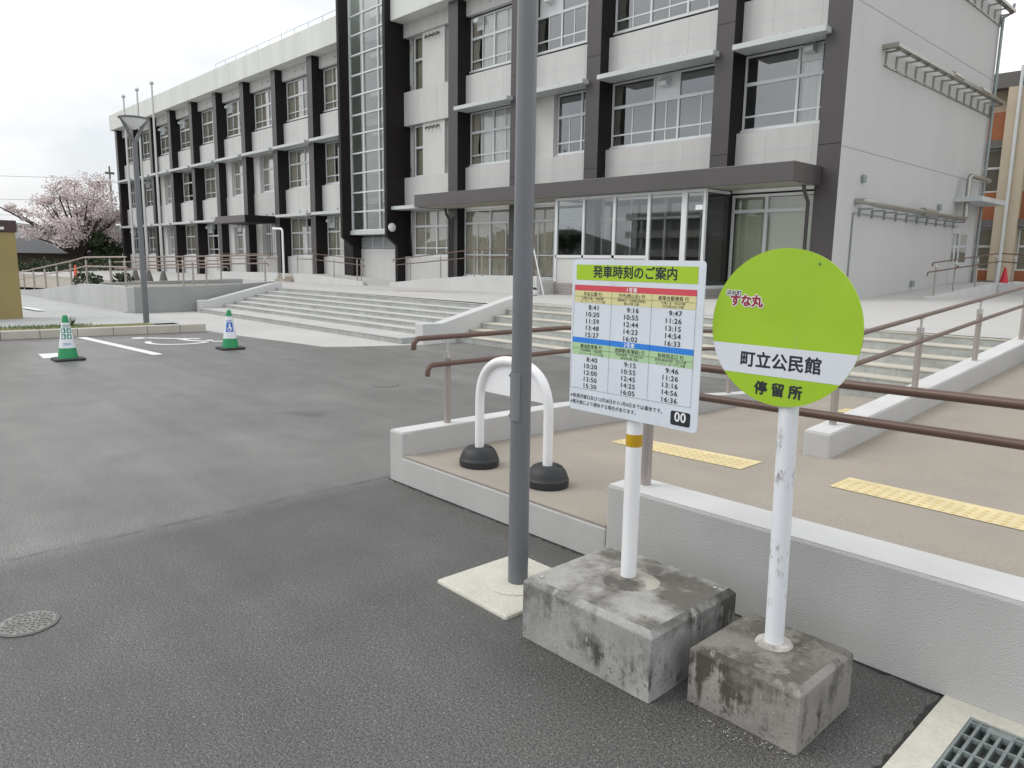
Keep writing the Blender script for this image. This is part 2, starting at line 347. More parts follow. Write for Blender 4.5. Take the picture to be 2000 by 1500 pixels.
def text(body, x, z, y, size, align='LEFT', bold=0., space=1., sx=1.):
    """flat lettering as mesh data on a plane facing -Y, baseline at z"""
    c = bpy.data.curves.new("t", 'FONT'); c.body = body; c.size = size; c.align_x = align; c.space_character = space; c.resolution_u = 3
    o = bpy.data.objects.new("t", c); sc.collection.objects.link(o)
    dg = bpy.context.evaluated_depsgraph_get(); dg.update(); me = bpy.data.meshes.new_from_object(o.evaluated_get(dg))
    vs_ = [(x + v.co.x * sx, y, z + v.co.y) for v in me.vertices]; fs_ = [tuple(p.vertices) for p in me.polygons]
    bpy.data.objects.remove(o); bpy.data.curves.remove(c); bpy.data.meshes.remove(me)
    if bold:
        n0 = len(vs_); V0 = list(vs_); F0 = list(fs_); d = bold * size; K = 8
        for k in range(K):
            a = 2 * math.pi * k / K; vs_ += [(v[0] + d * math.cos(a), v[1] + .00001 * (k + 1), v[2] + d * math.sin(a)) for v in V0]; fs_ += [tuple(i + n0 * (k + 1) for i in f) for f in F0]
    return vs_, fs_

# ------------------------------------------------------------------ ground, road, terrace
def lerp(a, b, t): return a + (b - a) * max(0, min(1, t))
def pw(t, pts):
    if t <= pts[0][0]: return pts[0][1]
    for (a, va), (b, vb) in zip(pts, pts[1:]):
        if t <= b: return lerp(va, vb, (t - a) / (b - a))
    return pts[-1][1]
def tz(x, y):   # terrace height
    near = pw(x, [(-75, .15), (-36, .38), (-27, .64), (-21, .66), (-11, .68), (-2.4, .70)])
    far = pw(x, [(-40, .27), (-31, .31), (-25, .38), (-17, .40), (-14, .46), (-9, .60), (-6, .62)])
    return lerp(near, far, (y - 10.9) / 7.6)
MB_ = MB().grid([-900, -300, -90, -60, 60, 300, 900], [-900, -300, -60, 60, 300, 900], lambda x, y: -2.2 if (x < -75 or y > 70 or x > 90 or y < -70) else -.25)
struct(MB_.build('ground', M['ground']))
b = MB(); xs = [-16.2 + i * .9 for i in range(60)]; ys = [-45 + i * 1.8 for i in range(31)]
b.grid([-16.4, -12, -8, -4, -.7, .1, 5, 15, 40], [-45, -20, -8, -2, 0, 2.04, 2.878, 6, 8, 10.5], lambda x, y: 0)
b.f = [f for f in b.f if not (abs(sum(b.v[i][0] for i in f) / 4 + .3) < .1 and abs(sum(b.v[i][1] for i in f) / 4 - 2.459) < .1)]; b.mi = [0] * len(b.f)   # the drain pit stays open
struct(b.build('asphalt_lot', M['asphalt']))
# pale concrete apron in front of the steps
struct(MB().prism([(-15.6, 5.9), (-15.74, 5.96), (-14.3, 6.13), (-11.75, 6.5), (-11.5, 6.85), (-11.0, 8.15), (-11.0, 9.2), (-21.5, 9.2), (-21.5, 6.1), (-15.6, 5.9)][1:], 'z', -.1, .004).build('concrete_apron', M['apron']))
# path behind the kerb
b = MB().grid([-60, -45, -33, -21.6, -16.9], [-30, -10, 0, 3, 5.9], lambda x, y: pw(x, [(-60, -.2), (-33, -.1), (-21.6, .0), (-16.9, .05)]) + .05)
b.grid([-60, -33, -21.52], [5.9, 6.15], lambda x, y: pw(x, [(-60, -.2), (-33, -.1), (-21.5, .0)]) + .04)
b.add([(-21.52, 5.9, .045), (-16.0, 5.9, .055), (-16.0, 5.98, .005), (-21.5, 6.35, .006)], [(0, 1, 2, 3)])
struct(b.build('path', M['path']))
# kerb and grass verge
b = MB()
kz = [(-30, .16), (2, .16), (5.9, .17)]
pts = [(-30, -16.45), (0, -16.2), (2.4, -16.0), (5.9, -15.55)]
for (y0, x0), (y1, x1) in zip(pts, pts[1:]):
    b.add([(x0, y0, -.1), (x1, y1, -.1), (x1, y1, .165), (x0, y0, .155), (x0 - .2, y0, -.1), (x1 - .2, y1, -.1), (x1 - .2, y1, .165), (x0 - .2, y0, .155)],
          [(0, 1, 2, 3), (3, 2, 6, 7), (5, 4, 7, 6), (1, 5, 6, 2), (0, 3, 7, 4)])
struct(b.build('kerb', M['kerb'], bevel=.012))
def vx(y): return pw(y, [(-30, -16.65), (0, -16.4), (2.4, -16.2), (5.9, -15.75)])
b = MB().grid([0, .3, .6, .9, 1.15], [-30 + .45 * i for i in range(79)], lambda x, y: 0)
b.v = [(vx(y) - x, y, .10 + .05 * math.sin(x * 2.8) + random.uniform(-.012, .012)) for x, y, z in b.v]
struct(b.build('verge_soil', M['grass']))
b = MB()
for i in range(5200):
    y = random.triangular(-6, 5.1, 4.0); x = vx(y) - random.uniform(.02, 1.1)
    if math.sin(y * 2.3) + math.sin(y * .9 + x * 3) + random.uniform(-.8, .8) < .1: continue
    h = random.uniform(.02, .075); a = random.uniform(0, 6.28); dx, dy = .006 * math.cos(a), .006 * math.sin(a); lx, ly = random.uniform(-.03, .03), random.uniform(-.03, .03)
    b.add([(x - dx, y - dy, .12), (x + dx, y + dy, .12), (x + lx, y + ly, .13 + h)], [(0, 1, 2)])
g = b.build('verge_grass', M['grass2']); g['kind'] = 'stuff'
b = MB()
for i in range(26):
    a = random.uniform(0, 6.28); x0, y0 = -16.9, 3.75; r = random.uniform(.03, .12); h = random.uniform(.08, .2)
    b.add([(x0, y0 - .008, .13), (x0, y0 + .008, .13), (x0 + r * math.cos(a) + .01, y0 + r * math.sin(a), .13 + h), (x0 + r * math.cos(a), y0 + r * math.sin(a) + .01, .14 + h)], [(0, 1, 2, 3)])
tag(b.build('weed', M['grass2']), 'small tufted weed growing on the grass verge behind the kerb', 'weed')
# terrace surface
b = MB(); xs = [-75, -60, -48, -40, -35, -31, -28, -25, -22.5, -21.5, -21, -19, -17, -15.5, -14, -12.5, -11.06, -9, -7, -4.5, -2.3, .5, 4, 8, 14]
ys = [10.62, 11.5, 13, 15, 17, 18.5, 20.5, 23, 26, 30, 34, 40.2]
b.grid(xs, ys, tz)
b.grid([-75, -60, -48, -40, -35, -31, -28, -25, -22.5, -21.5, -21, -19, -17, -15.5, -14, -12.5, -11.06], [10.14, 10.62], tz)
struct(b.build('terrace', M['terrace']))
b = MB(); b.grid([-75, -60, -48, -40, -31, -25.4, -23.5, -21.6], [6.2, 7, 8, 9, 10.1], lambda x, y: pw(x, [(-75, .0), (-34, .12), (-26.5, .62), (-21.6, .66)]) if y < 7.5 else tz(x, 10.14))
struct(b.build('plaza', M['plaza']))
# tan surface of the lower landing and its ramps
def fz(x, y):
    left = pw(y, [(2.9, .195), (3.9, .165), (5.3, .12), (6.6, .012), (7.4, .006)])
    mid = pw(y, [(2.9, .195), (5.2, .18), (8.9, .05)])
    right = pw(y, [(2.9, .195), (5.2, .18), (10.4, .47), (14.6, tz(x, 14.6) + .004)])
    if x > -2.299: return right
    return lerp(left, mid, (x + 4.15) / 1.7)
struct(MB().grid([-4.15, -3.6, -3.0, -2.45, -2.3], [2.92, 3.4, 3.9, 4.4, 5.2, 5.21, 5.9, 6.6, 7.4, 8.0, 9.0], fz).build('landing_floor', M['tan']))
struct(MB().grid([-2.3, -2.2, -1, .2, 1.2], [2.92, 3.9, 5.2, 6.6, 8, 10.4, 12.5, 14.6], lambda x, y: fz(-1, y)).build('ramp_floor', M['tan']))
# ------------------------------------------------------------------ foreground ramp walls
t = thing('ramp_wall', 'white stucco wall along the near side of the ramp, behind the sign blocks', 'wall', (-2, 2.95, 0))
b = MB()
b.prism([(-4.31, -.1), (-2.331, -.1), (-2.331, .188), (-4.15, .188), (-4.15, .362), (-4.31, .362)], 'y', 2.88, 3.0)
b.prism([(-2.33, -.1), (2.5, -.1), (2.5, .452), (-2.33, .424)], 'y', 2.88, 3.125)
b.build('front_wall', M['stucco'], t, bevel=.012)
b = MB().prism([(-2.322, .424), (2.5, .452), (2.5, .4555), (-2.322, .4275)], 'y', 2.888, 3.117); b.build('coping', M['stucco_top'], t)
b = MB()
prof = [(2.95, -.1), (2.95, .3595), (4.6, .345), (5.2, .315), (7.3, .135), (7.9, .09), (7.9, -.1)]
b.prism(prof, 'x', -4.3085, -4.1515); b.build('side_curb', M['stucco'], t)
b = MB().prism([(2.89, .358), (2.89, .3655), (4.6, .3485), (5.2, .3185), (7.3, .1385), (7.9, .0935), (7.9, .088), (7.3, .133), (5.2, .313), (4.6, .343)], 'x', -4.302, -4.158); b.build('coping', M['stucco_top'], t)
t2 = MB().prism([(-4.149, .189), (-2.335, .189), (-2.335, .2), (-4.149, .2)], 'y', 2.884, 2.96).build('floor_edge', M['tan'], t)
t = thing('ramp_divider_wall', 'low white wall sloping up between the tan ramp and the right-hand steps', 'wall', (-2.3, 5.2, .18))
prof = [(5.2, -.05), (5.2, .36), (6.5, .435), (10.6, .70), (14.5, .92), (14.5, .3), (10, -.05)]
MB().prism(prof, 'x', -2.39, -2.19).build('wall', M['stucco'], t, bevel=.014)
MB().prism([(5.21, .36), (5.21, .364), (6.5, .439), (10.6, .704), (14.4, .924), (14.4, .915), (10.6, .69), (6.5, .425)], 'x', -2.38, -2.2).build('coping', M['stucco_top'], t)
# ------------------------------------------------------------------ steps
def steps(name, label, x0, x1, risers, nosing):
    t = thing(name, label, 'steps', ((x0 + x1) / 2, risers[0][0], 0)); n = len(risers)
    b = MB(); yend = risers[-1][0] + .6
    poly = [(risers[0][0], -.1)]
    z = 0
    for i, (y, zt) in enumerate(risers):
        poly += [(y, z if i else -.1), (y, zt)]; z = zt
    poly = [p for i, p in enumerate(poly) if i != 1]
    poly += [(yend, z), (yend, -.1)]
    b.prism(poly, 'x', x0, x1); b.build('step_block', M['step'], t)
    for i, (y, zt) in enumerate(risers):
        yn = risers[i + 1][0] if i < n - 1 else y + .04
        MB().box(x0 + .002, x1 - .002, y - .012, yn - .002, zt - .012, zt + .004).build('nosing' if nosing else 'tread', M['nosing'] if nosing else M['tread'], t)
    return t
steps('concrete_steps', 'wide flight of pale grey concrete steps behind the cone with the blue badge', -21.0, -11.3,
      [(7.84, .112), (8.51, .20), (8.83, .29), (9.145, .38), (9.46, .47), (9.79, .56), (10.11, .655)], False)
steps('concrete_steps', 'concrete steps with cream nosings beside the brown handrails on the right', -11.05, -2.39,
      [(8.95, .117), (9.26, .225), (9.57, .334), (9.905, .461), (10.24, .582), (10.57, .688)], True)
def stairwall(label, x0, x1, prof):
    o = MB().prism(prof, 'x', x0, x1).build('stair_wall', M['white_wall'], None, bevel=.012); tag(o, label, 'wall'); return o
stairwall('sloping pale wall between the two flights of steps', -11.31, -11.06, [(8.15, -.1), (8.15, .378), (8.6, .37), (10.4, .80), (10.9, .90), (10.9, -.1)])
stairwall('sloping pale wall closing the left end of the wide steps', -21.3, -21.02, [(7.86, -.1), (7.86, .335), (8.15, .335), (10.0, .78), (10.3, .81), (10.3, -.1)])
# left retaining wall
t = thing('retaining_wall', 'bare concrete retaining wall under the terrace railing, behind the thin street lamp', 'wall', (-21.6, 6.1, 0))
MB().prism([(-36, -.5), (-21.52, -.5), (-21.52, .70), (-23.3, .70), (-26.1, .65), (-27.6, .555), (-29.4, .42), (-31.5, .28), (-34.4, .14), (-36, .1)], 'y', 6.12, 6.32).build('front_wall', M['conc_wall'], t, bevel=.01)
MB().prism([(6.322, -.3), (6.322, .702), (7.3, .705), (9.1, .76), (10.2, .815), (10.5, .815), (10.5, -.3)], 'x', -21.75, -21.523).build('end_wall', M['conc'], t, bevel=.01)  # same wall in a darker tone: shade of this side put into the colour
# ------------------------------------------------------------------ handrails
def rail_path(pts, drop0=None, drop1=None, r=.05):
    out = [Vector(p) for p in pts]
    def hook(p, q, dz):
        d = (p - q).normalized(); o = []
        for k in range(1, 6):
            a = R(18 * k); o.append(p + d * r * math.sin(a) + Vector((0, 0, -r * (1 - math.cos(a)))))
        o.append(o[-1] + Vector((0, 0, -dz))); return o
    a = hook(out[0], out[1], drop0)[::-1] if drop0 is not None else []
    z = hook(out[-1], out[-2], drop1) if drop1 is not None else []
    return a + out + z
def handrail(label, rails, posts, mr, mp, r=.019, pr=.027, near=True, group=None):
    """rails: list of paths; posts: (x, y, z_base, z_top, z_low_rail, (dx,dy) of the low bracket)"""
    t = thing('handrail', label, 'handrail', (posts[0][0], posts[0][1], posts[0][2]), group)
    for p in rails: MB().tube(p, r, 14 if near else 8).build('rail', mr, t, True)
    for x, y, z0, z1 in posts:
        po = MB().tube([(x, y, z0), (x, y, z1 - .10)], pr, 14 if near else 8).build('post', mp, t, True)
        b = MB().tube([(x, y, z1 - .145), (x, y, z1 - .097)], pr + .003, 14 if near else 8).tube([(x, y, z1 - .10), (x, y, z1 - r)], .011, 8)
        if near:
            b.box(x - .012, x + .012, y - .055, y + .055, z1 - r - .004, z1 - r + .002)
            MB().lathe([(pr + .022, 0), (pr + .022, .006), (pr + .001, .008)], (x, y, z0), 16).build('base_flange', M['stucco_top'] if near else mp, po, True)
        b.build('bracket', M['steel'], po, True)
    return t
X = -4.235
handrail('brown double handrail on the low wall left of the grey lamp post',
         [rail_path([(X, 3.09, 1.0), (X, 4.6, 1.0), (X, 6.9, .85), (X, 7.6, .805)], .028, .03), rail_path([(X + .055, 3.17, .812), (X + .055, 4.6, .812), (X + .055, 6.9, .668), (X + .055, 7.55, .622)], .028, .03)],
         [(X, 3.34, .352, .99), (X, 5.3, .31, .945), (X, 7.28, .136, .82)], M['rail'], M['post'])
Y = 3.01
handrail('brown double handrail on the near white wall, passing behind both signs',
         [rail_path([(-2.34, Y, 1.062), (2.4, Y, 1.13)], .03, .03), rail_path([(-2.28, Y + .05, .915), (2.3, Y + .05, .975)], .03, .03)],
         [(-2.185, Y, .425, 1.06), (-.25, Y, .436, 1.085), (1.5, Y, .445, 1.11)], M['rail'], M['post'])
X = -2.29
def zt_(y): return pw(y, [(5.3, 1.012), (5.93, 1.05), (8.8, 1.23), (10.5, 1.335), (14.4, 1.57)])
def zl_(y): return pw(y, [(5.3, .81), (5.9, .845), (8.85, 1.04), (10.6, 1.145), (14.4, 1.38)])
handrail('brown double handrail rising along the sloping wall on the right',
         [rail_path([(X, y, zt_(y)) for y in (5.35, 5.93, 8.8, 10.5, 14.3)], .03, .03), rail_path([(X + .06, y, zl_(y)) for y in (5.4, 5.9, 8.85, 10.6, 14.25)], .03, .03)],
         [(X, y, zb, zt_(y) - .005) for y, zb in ((5.45, .375), (7.11, .472), (8.81, .585), (10.6, .698), (12.3, .79), (14.0, .89))], M['rail'], M['post'])
# rails of the left terrace
Yf = 6.22
def ft(x): return pw(x, [(-36, .78), (-34.9, .85), (-27.6, 1.32), (-25.8, 1.46), (-21.6, 1.5)])
def fb(x): return pw(x, [(-36, .1), (-34.4, .14), (-31.5, .28), (-29.4, .42), (-27.6, .555), (-26.1, .65), (-23.3, .70), (-21.5, .70)])
handrail('pale double railing climbing the left retaining wall behind the sand coloured wall',
         [[(x, Yf, ft(x)) for x in (-36, -34.9, -27.6, -25.8, -21.7)], [(x, Yf, ft(x) - .27) for x in (-36, -34.9, -27.6, -25.8, -21.7)]],
         [(x, Yf, fb(x), ft(x)) for x in (-35, -33.2, -31.3, -29.5, -27.6, -25.7, -23.2, -21.85)], M['rail_far'], M['post'], .022, .03, False)
handrail('pale double railing on the end of the left retaining wall above the steps',
         [rail_path([(-21.64, 6.4, 1.49), (-21.64, 8.0, 1.54), (-21.64, 10.15, 1.61)], None, .04), rail_path([(-21.58, 6.4, 1.275), (-21.58, 8.2, 1.325), (-21.58, 10.1, 1.365)], None, .04)],
         [(-21.64, y, zb, pw(y, [(6.4, 1.49), (8, 1.54), (10.1, 1.61)])) for y, zb in ((6.55, .705), (7.66, .715), (7.93, .73), (8.3, .735), (10.07, .815))], M['rail_far'], M['post'], .02, .027, False)
handrail('brown railing on the low inner wall behind the left retaining wall',
         [rail_path([(-25.3, 6.9, 1.33), (-25.3, 10.5, 1.42)], None, .05), rail_path([(-25.3, 6.9, 1.12), (-25.3, 10.4, 1.20)], None, .05)],
         [(-25.3, 7.2, .65, 1.33), (-25.3, 8.8, .65, 1.37), (-25.3, 10.2, .65, 1.41)], M['rail_far'], M['post'], .02, .027, False)
tag(MB().prism([(6.5, .5), (10.9, .5), (10.9, .80), (6.5, .70)], 'x', -25.42, -25.18).build('planter_wall', M['conc'], None, bevel=.01), 'low grey concrete inner wall on the left terrace under the flagpoles', 'wall')
# building-side ramps
def rampwall(label, poly, y0=18.5, y1=18.68):
    return tag(MB().prism(poly, 'y', y0, y1).build('ramp_wall', M['white_wall'], None, bevel=.01), label, 'wall')
rampwall('long white ramp wall below the small entrance canopy', [(-46.9, .0), (-46.9, .62), (-44.8, .655), (-38.2, .72), (-38.2, .0)])
rampwall('white ramp wall sloping down to the right below the glazed stair tower', [(-36.45, .0), (-36.45, .726), (-34.9, .727), (-29.7, .50), (-29.7, .0)])
rampwall('white ramp wall rising to the curtained doors beside the grey lamp post', [(-27.5, .0), (-27.5, .54), (-22.7, .91), (-19.6, 1.03), (-18.45, 1.03), (-18.45, .0)])
b = MB(); b.prism([(-46.9, .0), (-46.9, .56), (-36.4, .68), (-34.9, .69), (-29.7, .42), (-28.6, .36), (-28.6, .0)], 'y', 18.685, 21.2)
b.prism([(-28.55, .0), (-28.55, .36), (-27.5, .46), (-22.7, .83), (-18.4, .84), (-18.4, .0)], 'y', 18.685, 21.2)
struct(b.build('entrance_platform', M['terrace']))
b = MB().box(-38.2, -36.45, 18.3, 18.68, .0, .40).box(-38.2, -36.45, 18.45, 18.683, .40, .55)
tag(b.build('entrance_steps', M['tan']), 'two short tan steps between the white ramp walls under the stair tower', 'steps')
def zz(pts): return lambda x: pw(x, pts)
g1 = zz([(-36.4, .77), (-34.5, .77), (-32.4, .64), (-29.8, .5)])
handrail('brown railing on the white ramp wall below the glazed stair tower',
         [rail_path([(-36.3, 18.58, 1.78), (-34.6, 18.58, 1.76), (-29.8, 18.58, 1.53)], None, .05), rail_path([(-36.1, 18.58, 1.48), (-34.6, 18.58, 1.475), (-29.75, 18.58, 1.25)], None, .05)],
         [(x, 18.58, g1(x) - .03, pw(x, [(-36.3, 1.78), (-34.6, 1.76), (-29.8, 1.53)])) for x in (-36.1, -34.5, -32.4, -30.3, -29.95)], M['rail'], M['post'], .02, .027, False)
handrail('brown railing on the white ramp wall beside the curtained doors',
         [rail_path([(-27.3, 18.58, 1.53), (-22.0, 18.58, 1.945), (-18.6, 18.58, 1.96)], .05, None), rail_path([(-27.1, 18.58, 1.30), (-22.0, 18.58, 1.66), (-18.6, 18.58, 1.68)], .05, None)],
         [(x, 18.58, pw(x, [(-27.5, .52), (-22.7, .9), (-19.6, 1.02)]), pw(x, [(-27.3, 1.53), (-22, 1.945), (-18.6, 1.96)])) for x in (-26.1, -24.0, -21.9, -21.45, -19.2)], M['rail'], M['post'], .02, .027, False)
handrail('brown railing on the long ramp wall below the small entrance canopy',
         [rail_path([(-46.8, 18.58, 1.68), (-38.2, 18.58, 1.757)], None, .05), rail_path([(-46.8, 18.58, 1.40), (-38.2, 18.58, 1.47)], None, .05)],
         [(x, 18.58, .66, 1.70) for x in (-46.5, -44.5, -42.4, -40.3, -38.4)], M['rail'], M['post'], .02, .027, False)
# ramp at the far side of the grey wall
tag(MB().prism([(24.3, .2), (24.3, .66), (31.4, 1.02), (34.5, 1.05), (34.5, .2)], 'x', -7.9, -7.7).build('ramp_wall', M['white_wall'], None, bevel=.01), 'grey ramp wall in front of the side door at the right', 'wall')
tag(MB().box(-7.69, 3, 31.4, 31.6, .2, 1.02).build('ramp_wall', M['white_wall'], None, bevel=.01), 'grey ramp wall turning to the right under the red cone', 'wall')
struct(MB().prism([(23.6, .58), (24.3, .62), (31.4, .96), (34.5, .99), (34.5, .2), (23.6, .2)], 'x', -9.1, -7.91).build('side_ramp_floor', M['terrace']))
struct(MB().prism([(31.61, .2), (31.61, .97), (40, .97), (40, .2)], 'x', -9.1, 6).build('side_platform', M['terrace']))
def sr(y): return pw(y, [(24.7, 1.68), (31.5, 2.08)])
handrail('thin brown railing on the side ramp by the grey double door',
         [rail_path([(-7.8, 24.7, 1.68), (-7.8, 31.4, 2.08)], .05, None), rail_path([(-7.75, 24.2, 1.40), (-7.75, 31.4, 1.79)], .05, None)],
         [(-7.8, y, pw(y, [(24.3, .66), (31.4, 1.02)]), sr(y)) for y in (25.0, 26.8, 29.06, 31.3)], M['rail'], M['post'], .022, .03, False)
handrail('thin brown railing beside the red cone in front of the orange building',
         [rail_path([(-7.7, 31.5, 2.08), (-2, 31.5, 1.62)], None, .05), rail_path([(-7.7, 31.45, 1.79), (-2, 31.45, 1.33)], None, .05)],
         [(x, 31.5, 1.02, pw(x, [(-7.7, 2.08), (-2, 1.62)])) for x in (-7.3, -5.5, -3.7)], M['rail'], M['post'], .022, .03, False)

# ------------------------------------------------------------------ school building
S = thing('school_building', 'long pale three storey hall with dark brown pillars, awnings and a glazed stair tower', 'building', (-30, 21, 0))
YP, YS, YW = 20.7, 21.15, 21.4
def wavy(b, x0, x1, z0, z1, y, amp=.035, per=.17, gather=0.):
    n = max(6, int((x1 - x0) / per * 6)); ph = random.uniform(0, 6.28); vs_ = []
    for j, zf in enumerate((0, .35, 1)):
        z = lerp(z0, z1, zf)
        for i in range(n + 1):
            u = i / n; x = lerp(x0, x1, u)
            if gather and j == 1: x = x0 + (x - x0) * (1 - gather)
            vs_.append((x, y + amp * math.sin(u * (x1 - x0) / per * 6.28 + ph) + random.uniform(-.004, .004), z))
    b.add(vs_, [(j * (n + 1) + i, j * (n + 1) + i + 1, (j + 1) * (n + 1) + i + 1, (j + 1) * (n + 1) + i) for j in range(2) for i in range(n)])
def window(x0, x1, z0, z1, y=YW, mains=(.5,), trans=None, low=None, thin=True, curtain=(), blind=False, glass='glass', thick=.06, label=None, thin_top=True, panel=None, parent=None):
    """panel: (x0,x1) fractions of an opaque vent panel in the top light"""
    b = MB(); d = .07; T = thick
    W = x1 - x0
    xsM = [x0] + [x0 + W * f for f in mains] + [x1]
    b.box(x0, x1, y, y + d, z0, z0 + T); b.box(x0, x1, y, y + d, z1 - T, z1)
    b.box(x0, x0 + T, y + .002, y + d - .002, z0 + T, z1 - T); b.box(x1 - T, x1, y + .002, y + d - .002, z0 + T, z1 - T)
    for xm in xsM[1:-1]: b.box(xm - T * .6, xm + T * .6, y - .01, y + d + .01, z0 + T * .9, z1 - T * .9)
    if trans: b.box(x0 + T * .9, x1 - T * .9, y - .004, y + d + .004, trans - .05, trans + .05)
    for a, c in zip(xsM, xsM[1:]):
        m = (a + c) / 2
        if thin: b.box(m - .02, m + .02, y + .015, y + d - .015, z0 + T * .9, (trans - .04) if (trans and not thin_top) else z1 - T * .9)
    if low: b.box(x0 + T * .9, x1 - T * .9, y + .012, y + d - .012, low - .026, low + .026)
    b.box(x0 - .02, x1 + .02, y - .06, y - .004, z0 - .05, z0 + .012)
    o = b.build('window', M['frame'], parent or S)
    if label: o['label'] = label
    MB().add([(x0 + .01, y + .035, z0 + .01), (x1 - .01, y + .035, z0 + .01), (x1 - .01, y + .035, z1 - .01), (x0 + .01, y + .035, z1 - .01)], [(0, 1, 2, 3)]).build('pane', M[glass], o)
    for a, c in curtain:
        cb = MB(); wavy(cb, x0 + W * a, x0 + W * c, z0 - .1, z1 - .02, y + .13, gather=.35 if c - a < .3 else 0); cb.build('curtain', M['curtain' if (c - a < .3 or a < .1) else 'lace'], o, True)
    if blind: MB().box(x0 + .03, x1 - .03, y + .2, y + .21, z0 + .02, z1 - .02).build('blind', M['blind'], o)
    if panel:
        pa, pc, zt0 = panel
        pb = MB().box(x0 + W * pa, x0 + W * pc, y + .012, y + .03, zt0, z1 - T); pb.build('vent_panel', M['frame'], o)
        px = x0 + W * (pa + pc) / 2; pz = (zt0 + z1) / 2 + .08
        hb = MB().prism([(y + .012, pz - .14), (y + .012, pz + .14), (y - .12, pz + .14), (y - .26, pz + .02), (y - .26, pz - .10)], 'x', px - .14, px + .14)
        hb.build('vent_hood', M['frame'], o)
    return o
RP = [(-9.78, -9.125), (-13.185, -12.576), (-18.372, -17.746), (-22.28, -21.66), (-26.203, -25.566)]
LP = [(-38.504, -37.96), (-42.822, -42.28), (-47.146, -46.6), (-51.42, -50.88), (-55.7, -55.16), (-59.98, -59.44), (-64.3, -63.76), (-68.6, -68.06), (-73.05, -72.5)]
for a, c in RP + LP:
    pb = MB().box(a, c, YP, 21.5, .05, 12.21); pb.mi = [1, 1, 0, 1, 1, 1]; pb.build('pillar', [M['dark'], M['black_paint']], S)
jm = mat('pillar_joint', (.008, .007, .007), .8)
for a, c in RP[:4]:
    b = MB()
    for z in (4.83, 8.62): b.box(a + .004, c - .004, YP - .002, YP + .01, z, z + .018)
    b.build('pillar_joint', jm, S)
F = dict(z1=(1.65, 3.86, 3.0, 2.06), z2=(5.58, 7.76, 6.93, 5.99), z3=(9.43, 11.56, 10.72, 9.83))
SP = [(3.98, 5.49), (7.87, 9.25), (11.6, 12.21)]
def spandrels(a, c, segs):
    for z0, z1 in segs:
        bb = MB().box(a, c, YS, YS + .22, z0, z1)
        bb.build('spandrel', M['spandrel'], S)
        if z1 > 6 or z1 < 6:
            g = MB().box(a + .004, c - .004, YS - .003, YS + .01, lerp(z0, z1, .52), lerp(z0, z1, .52) + .012) if z1 < 12 else MB()
            for k in range(2):
                xx = lerp(a, c, .45 + .22 * k); zc = z1 - .3 if z1 > 12 else z0 + .22
                g.lathe([(.055, 0), (.055, .07), (.02, .075)], (0, 0, 0), 10)
                n = 30; g.v[-n:] = [(xx + vx_, YS - vz_, zc + vy_) for vx_, vy_, vz_ in g.v[-n:]]
            g.build('vent_cap', M['visor'] if False else M['awning'], S)
    return
def awning(a, c, z):
    o = MB().box(a + .15, c + .13, 20.36, YS + .0, z, z + .15)
    o.build('awning', M['awning'], S, bevel=.008)
# right block bays
bays_r = [(RP[i + 1][1], RP[i][0]) for i in range(4)]
for i, (a, c) in enumerate(bays_r):
    spandrels(a, c, [(4.2, 5.49), (7.87, 9.25), (11.6, 12.21)])
    awning(a, c, 7.72)
(z0, z1, zt, zl) = F['z2']
a, c = bays_r[0]
window(a + .02, c - .02, z0, z1, mains=(.62, .86), trans=zt, low=zl, thin=False, curtain=((.66, 1.0),), glass='glass_dark', panel=(.64, .86, 7.3), label='window with a half drawn curtain and vent hood')
window(a + .02, c - .02, *F['z3'][:2], mains=(.5,), trans=10.72, low=9.83, curtain=((0, .2),), glass='glass_dark')
a, c = bays_r[1]
window(a + .02, c - .02, z0, z1, mains=(.40, .62), trans=zt, low=zl, thin_top=False, curtain=((0, .09),), glass='glass_dark', panel=(.41, .61, 6.98), label='three part window with vent panel')
window(a + .02, c - .02, *F['z3'][:2], mains=(.34, .66), trans=10.72, low=9.83, thin_top=False, curtain=((0, .12),), glass='glass_dark', panel=(.35, .65, 10.77))
a, c = bays_r[2]
MB().box(a, a + 1.25, YS + .06, YS + .3, 5.49, 7.87).build('wall_panel', M['paint_wall'], S)
window(a + 1.27, c - .02, z0, z1, mains=(.62,), trans=zt, low=zl, thin_top=False, curtain=(), glass='glass_dark')
window(a + .02, c - .02, *F['z3'][:2], mains=(.42, .8), trans=10.72, low=9.83, thin_top=False, curtain=((0, .16),), glass='glass_dark', panel=(.06, .42, 10.77))
a, c = bays_r[3]
window(a + .02, c - .02, z0, z1, mains=(.46, .92), trans=zt, low=zl, curtain=((0, .17), (.17, 1.0)))
window(a + .02, c - .02, *F['z3'][:2], mains=(.46, .92), trans=10.72, low=9.83, curtain=((0, .17), (.17, 1.0)), panel=(.12, .25, 11.0))
# stair bay between the tower and the first dark pillar
a, c = -30.1, -26.203
for z0_, z1_ in ((4.0, 5.36), (7.72, 9.22), (11.62, 12.21)): MB().box(a, c, YS, YS + .3, z0_, z1_).build('spandrel', M['spandrel'], S)
for z0_, z1_ in ((5.36, 7.72), (9.22, 11.62)):
    MB().box(-28.78, -27.15, YS + .10, YS + .3, z0_ + .002, z1_ - .002).build('wall_panel', M['paint_wall'], S)
    window(-29.62, -28.79, z0_ + .03, z1_ - .03, mains=(), trans=lerp(z0_, z1_, .57), thin=False, blind=True, glass='glass')
    window(-27.14, -26.22, z0_ + .03, z1_ - .03, mains=(), trans=lerp(z0_, z1_, .57), thin=False, glass='glass')
    g = MB()
    for k in range(4):
        xx = -28.4 + .28 * k; g.tube([(xx, YS + .1, z1_ - .22), (xx, YS + .0, z1_ - .22), (xx, YS - .03, z1_ - .33)], .045, 8)
    g.build('vent_pipe', M['visor'], S, True)
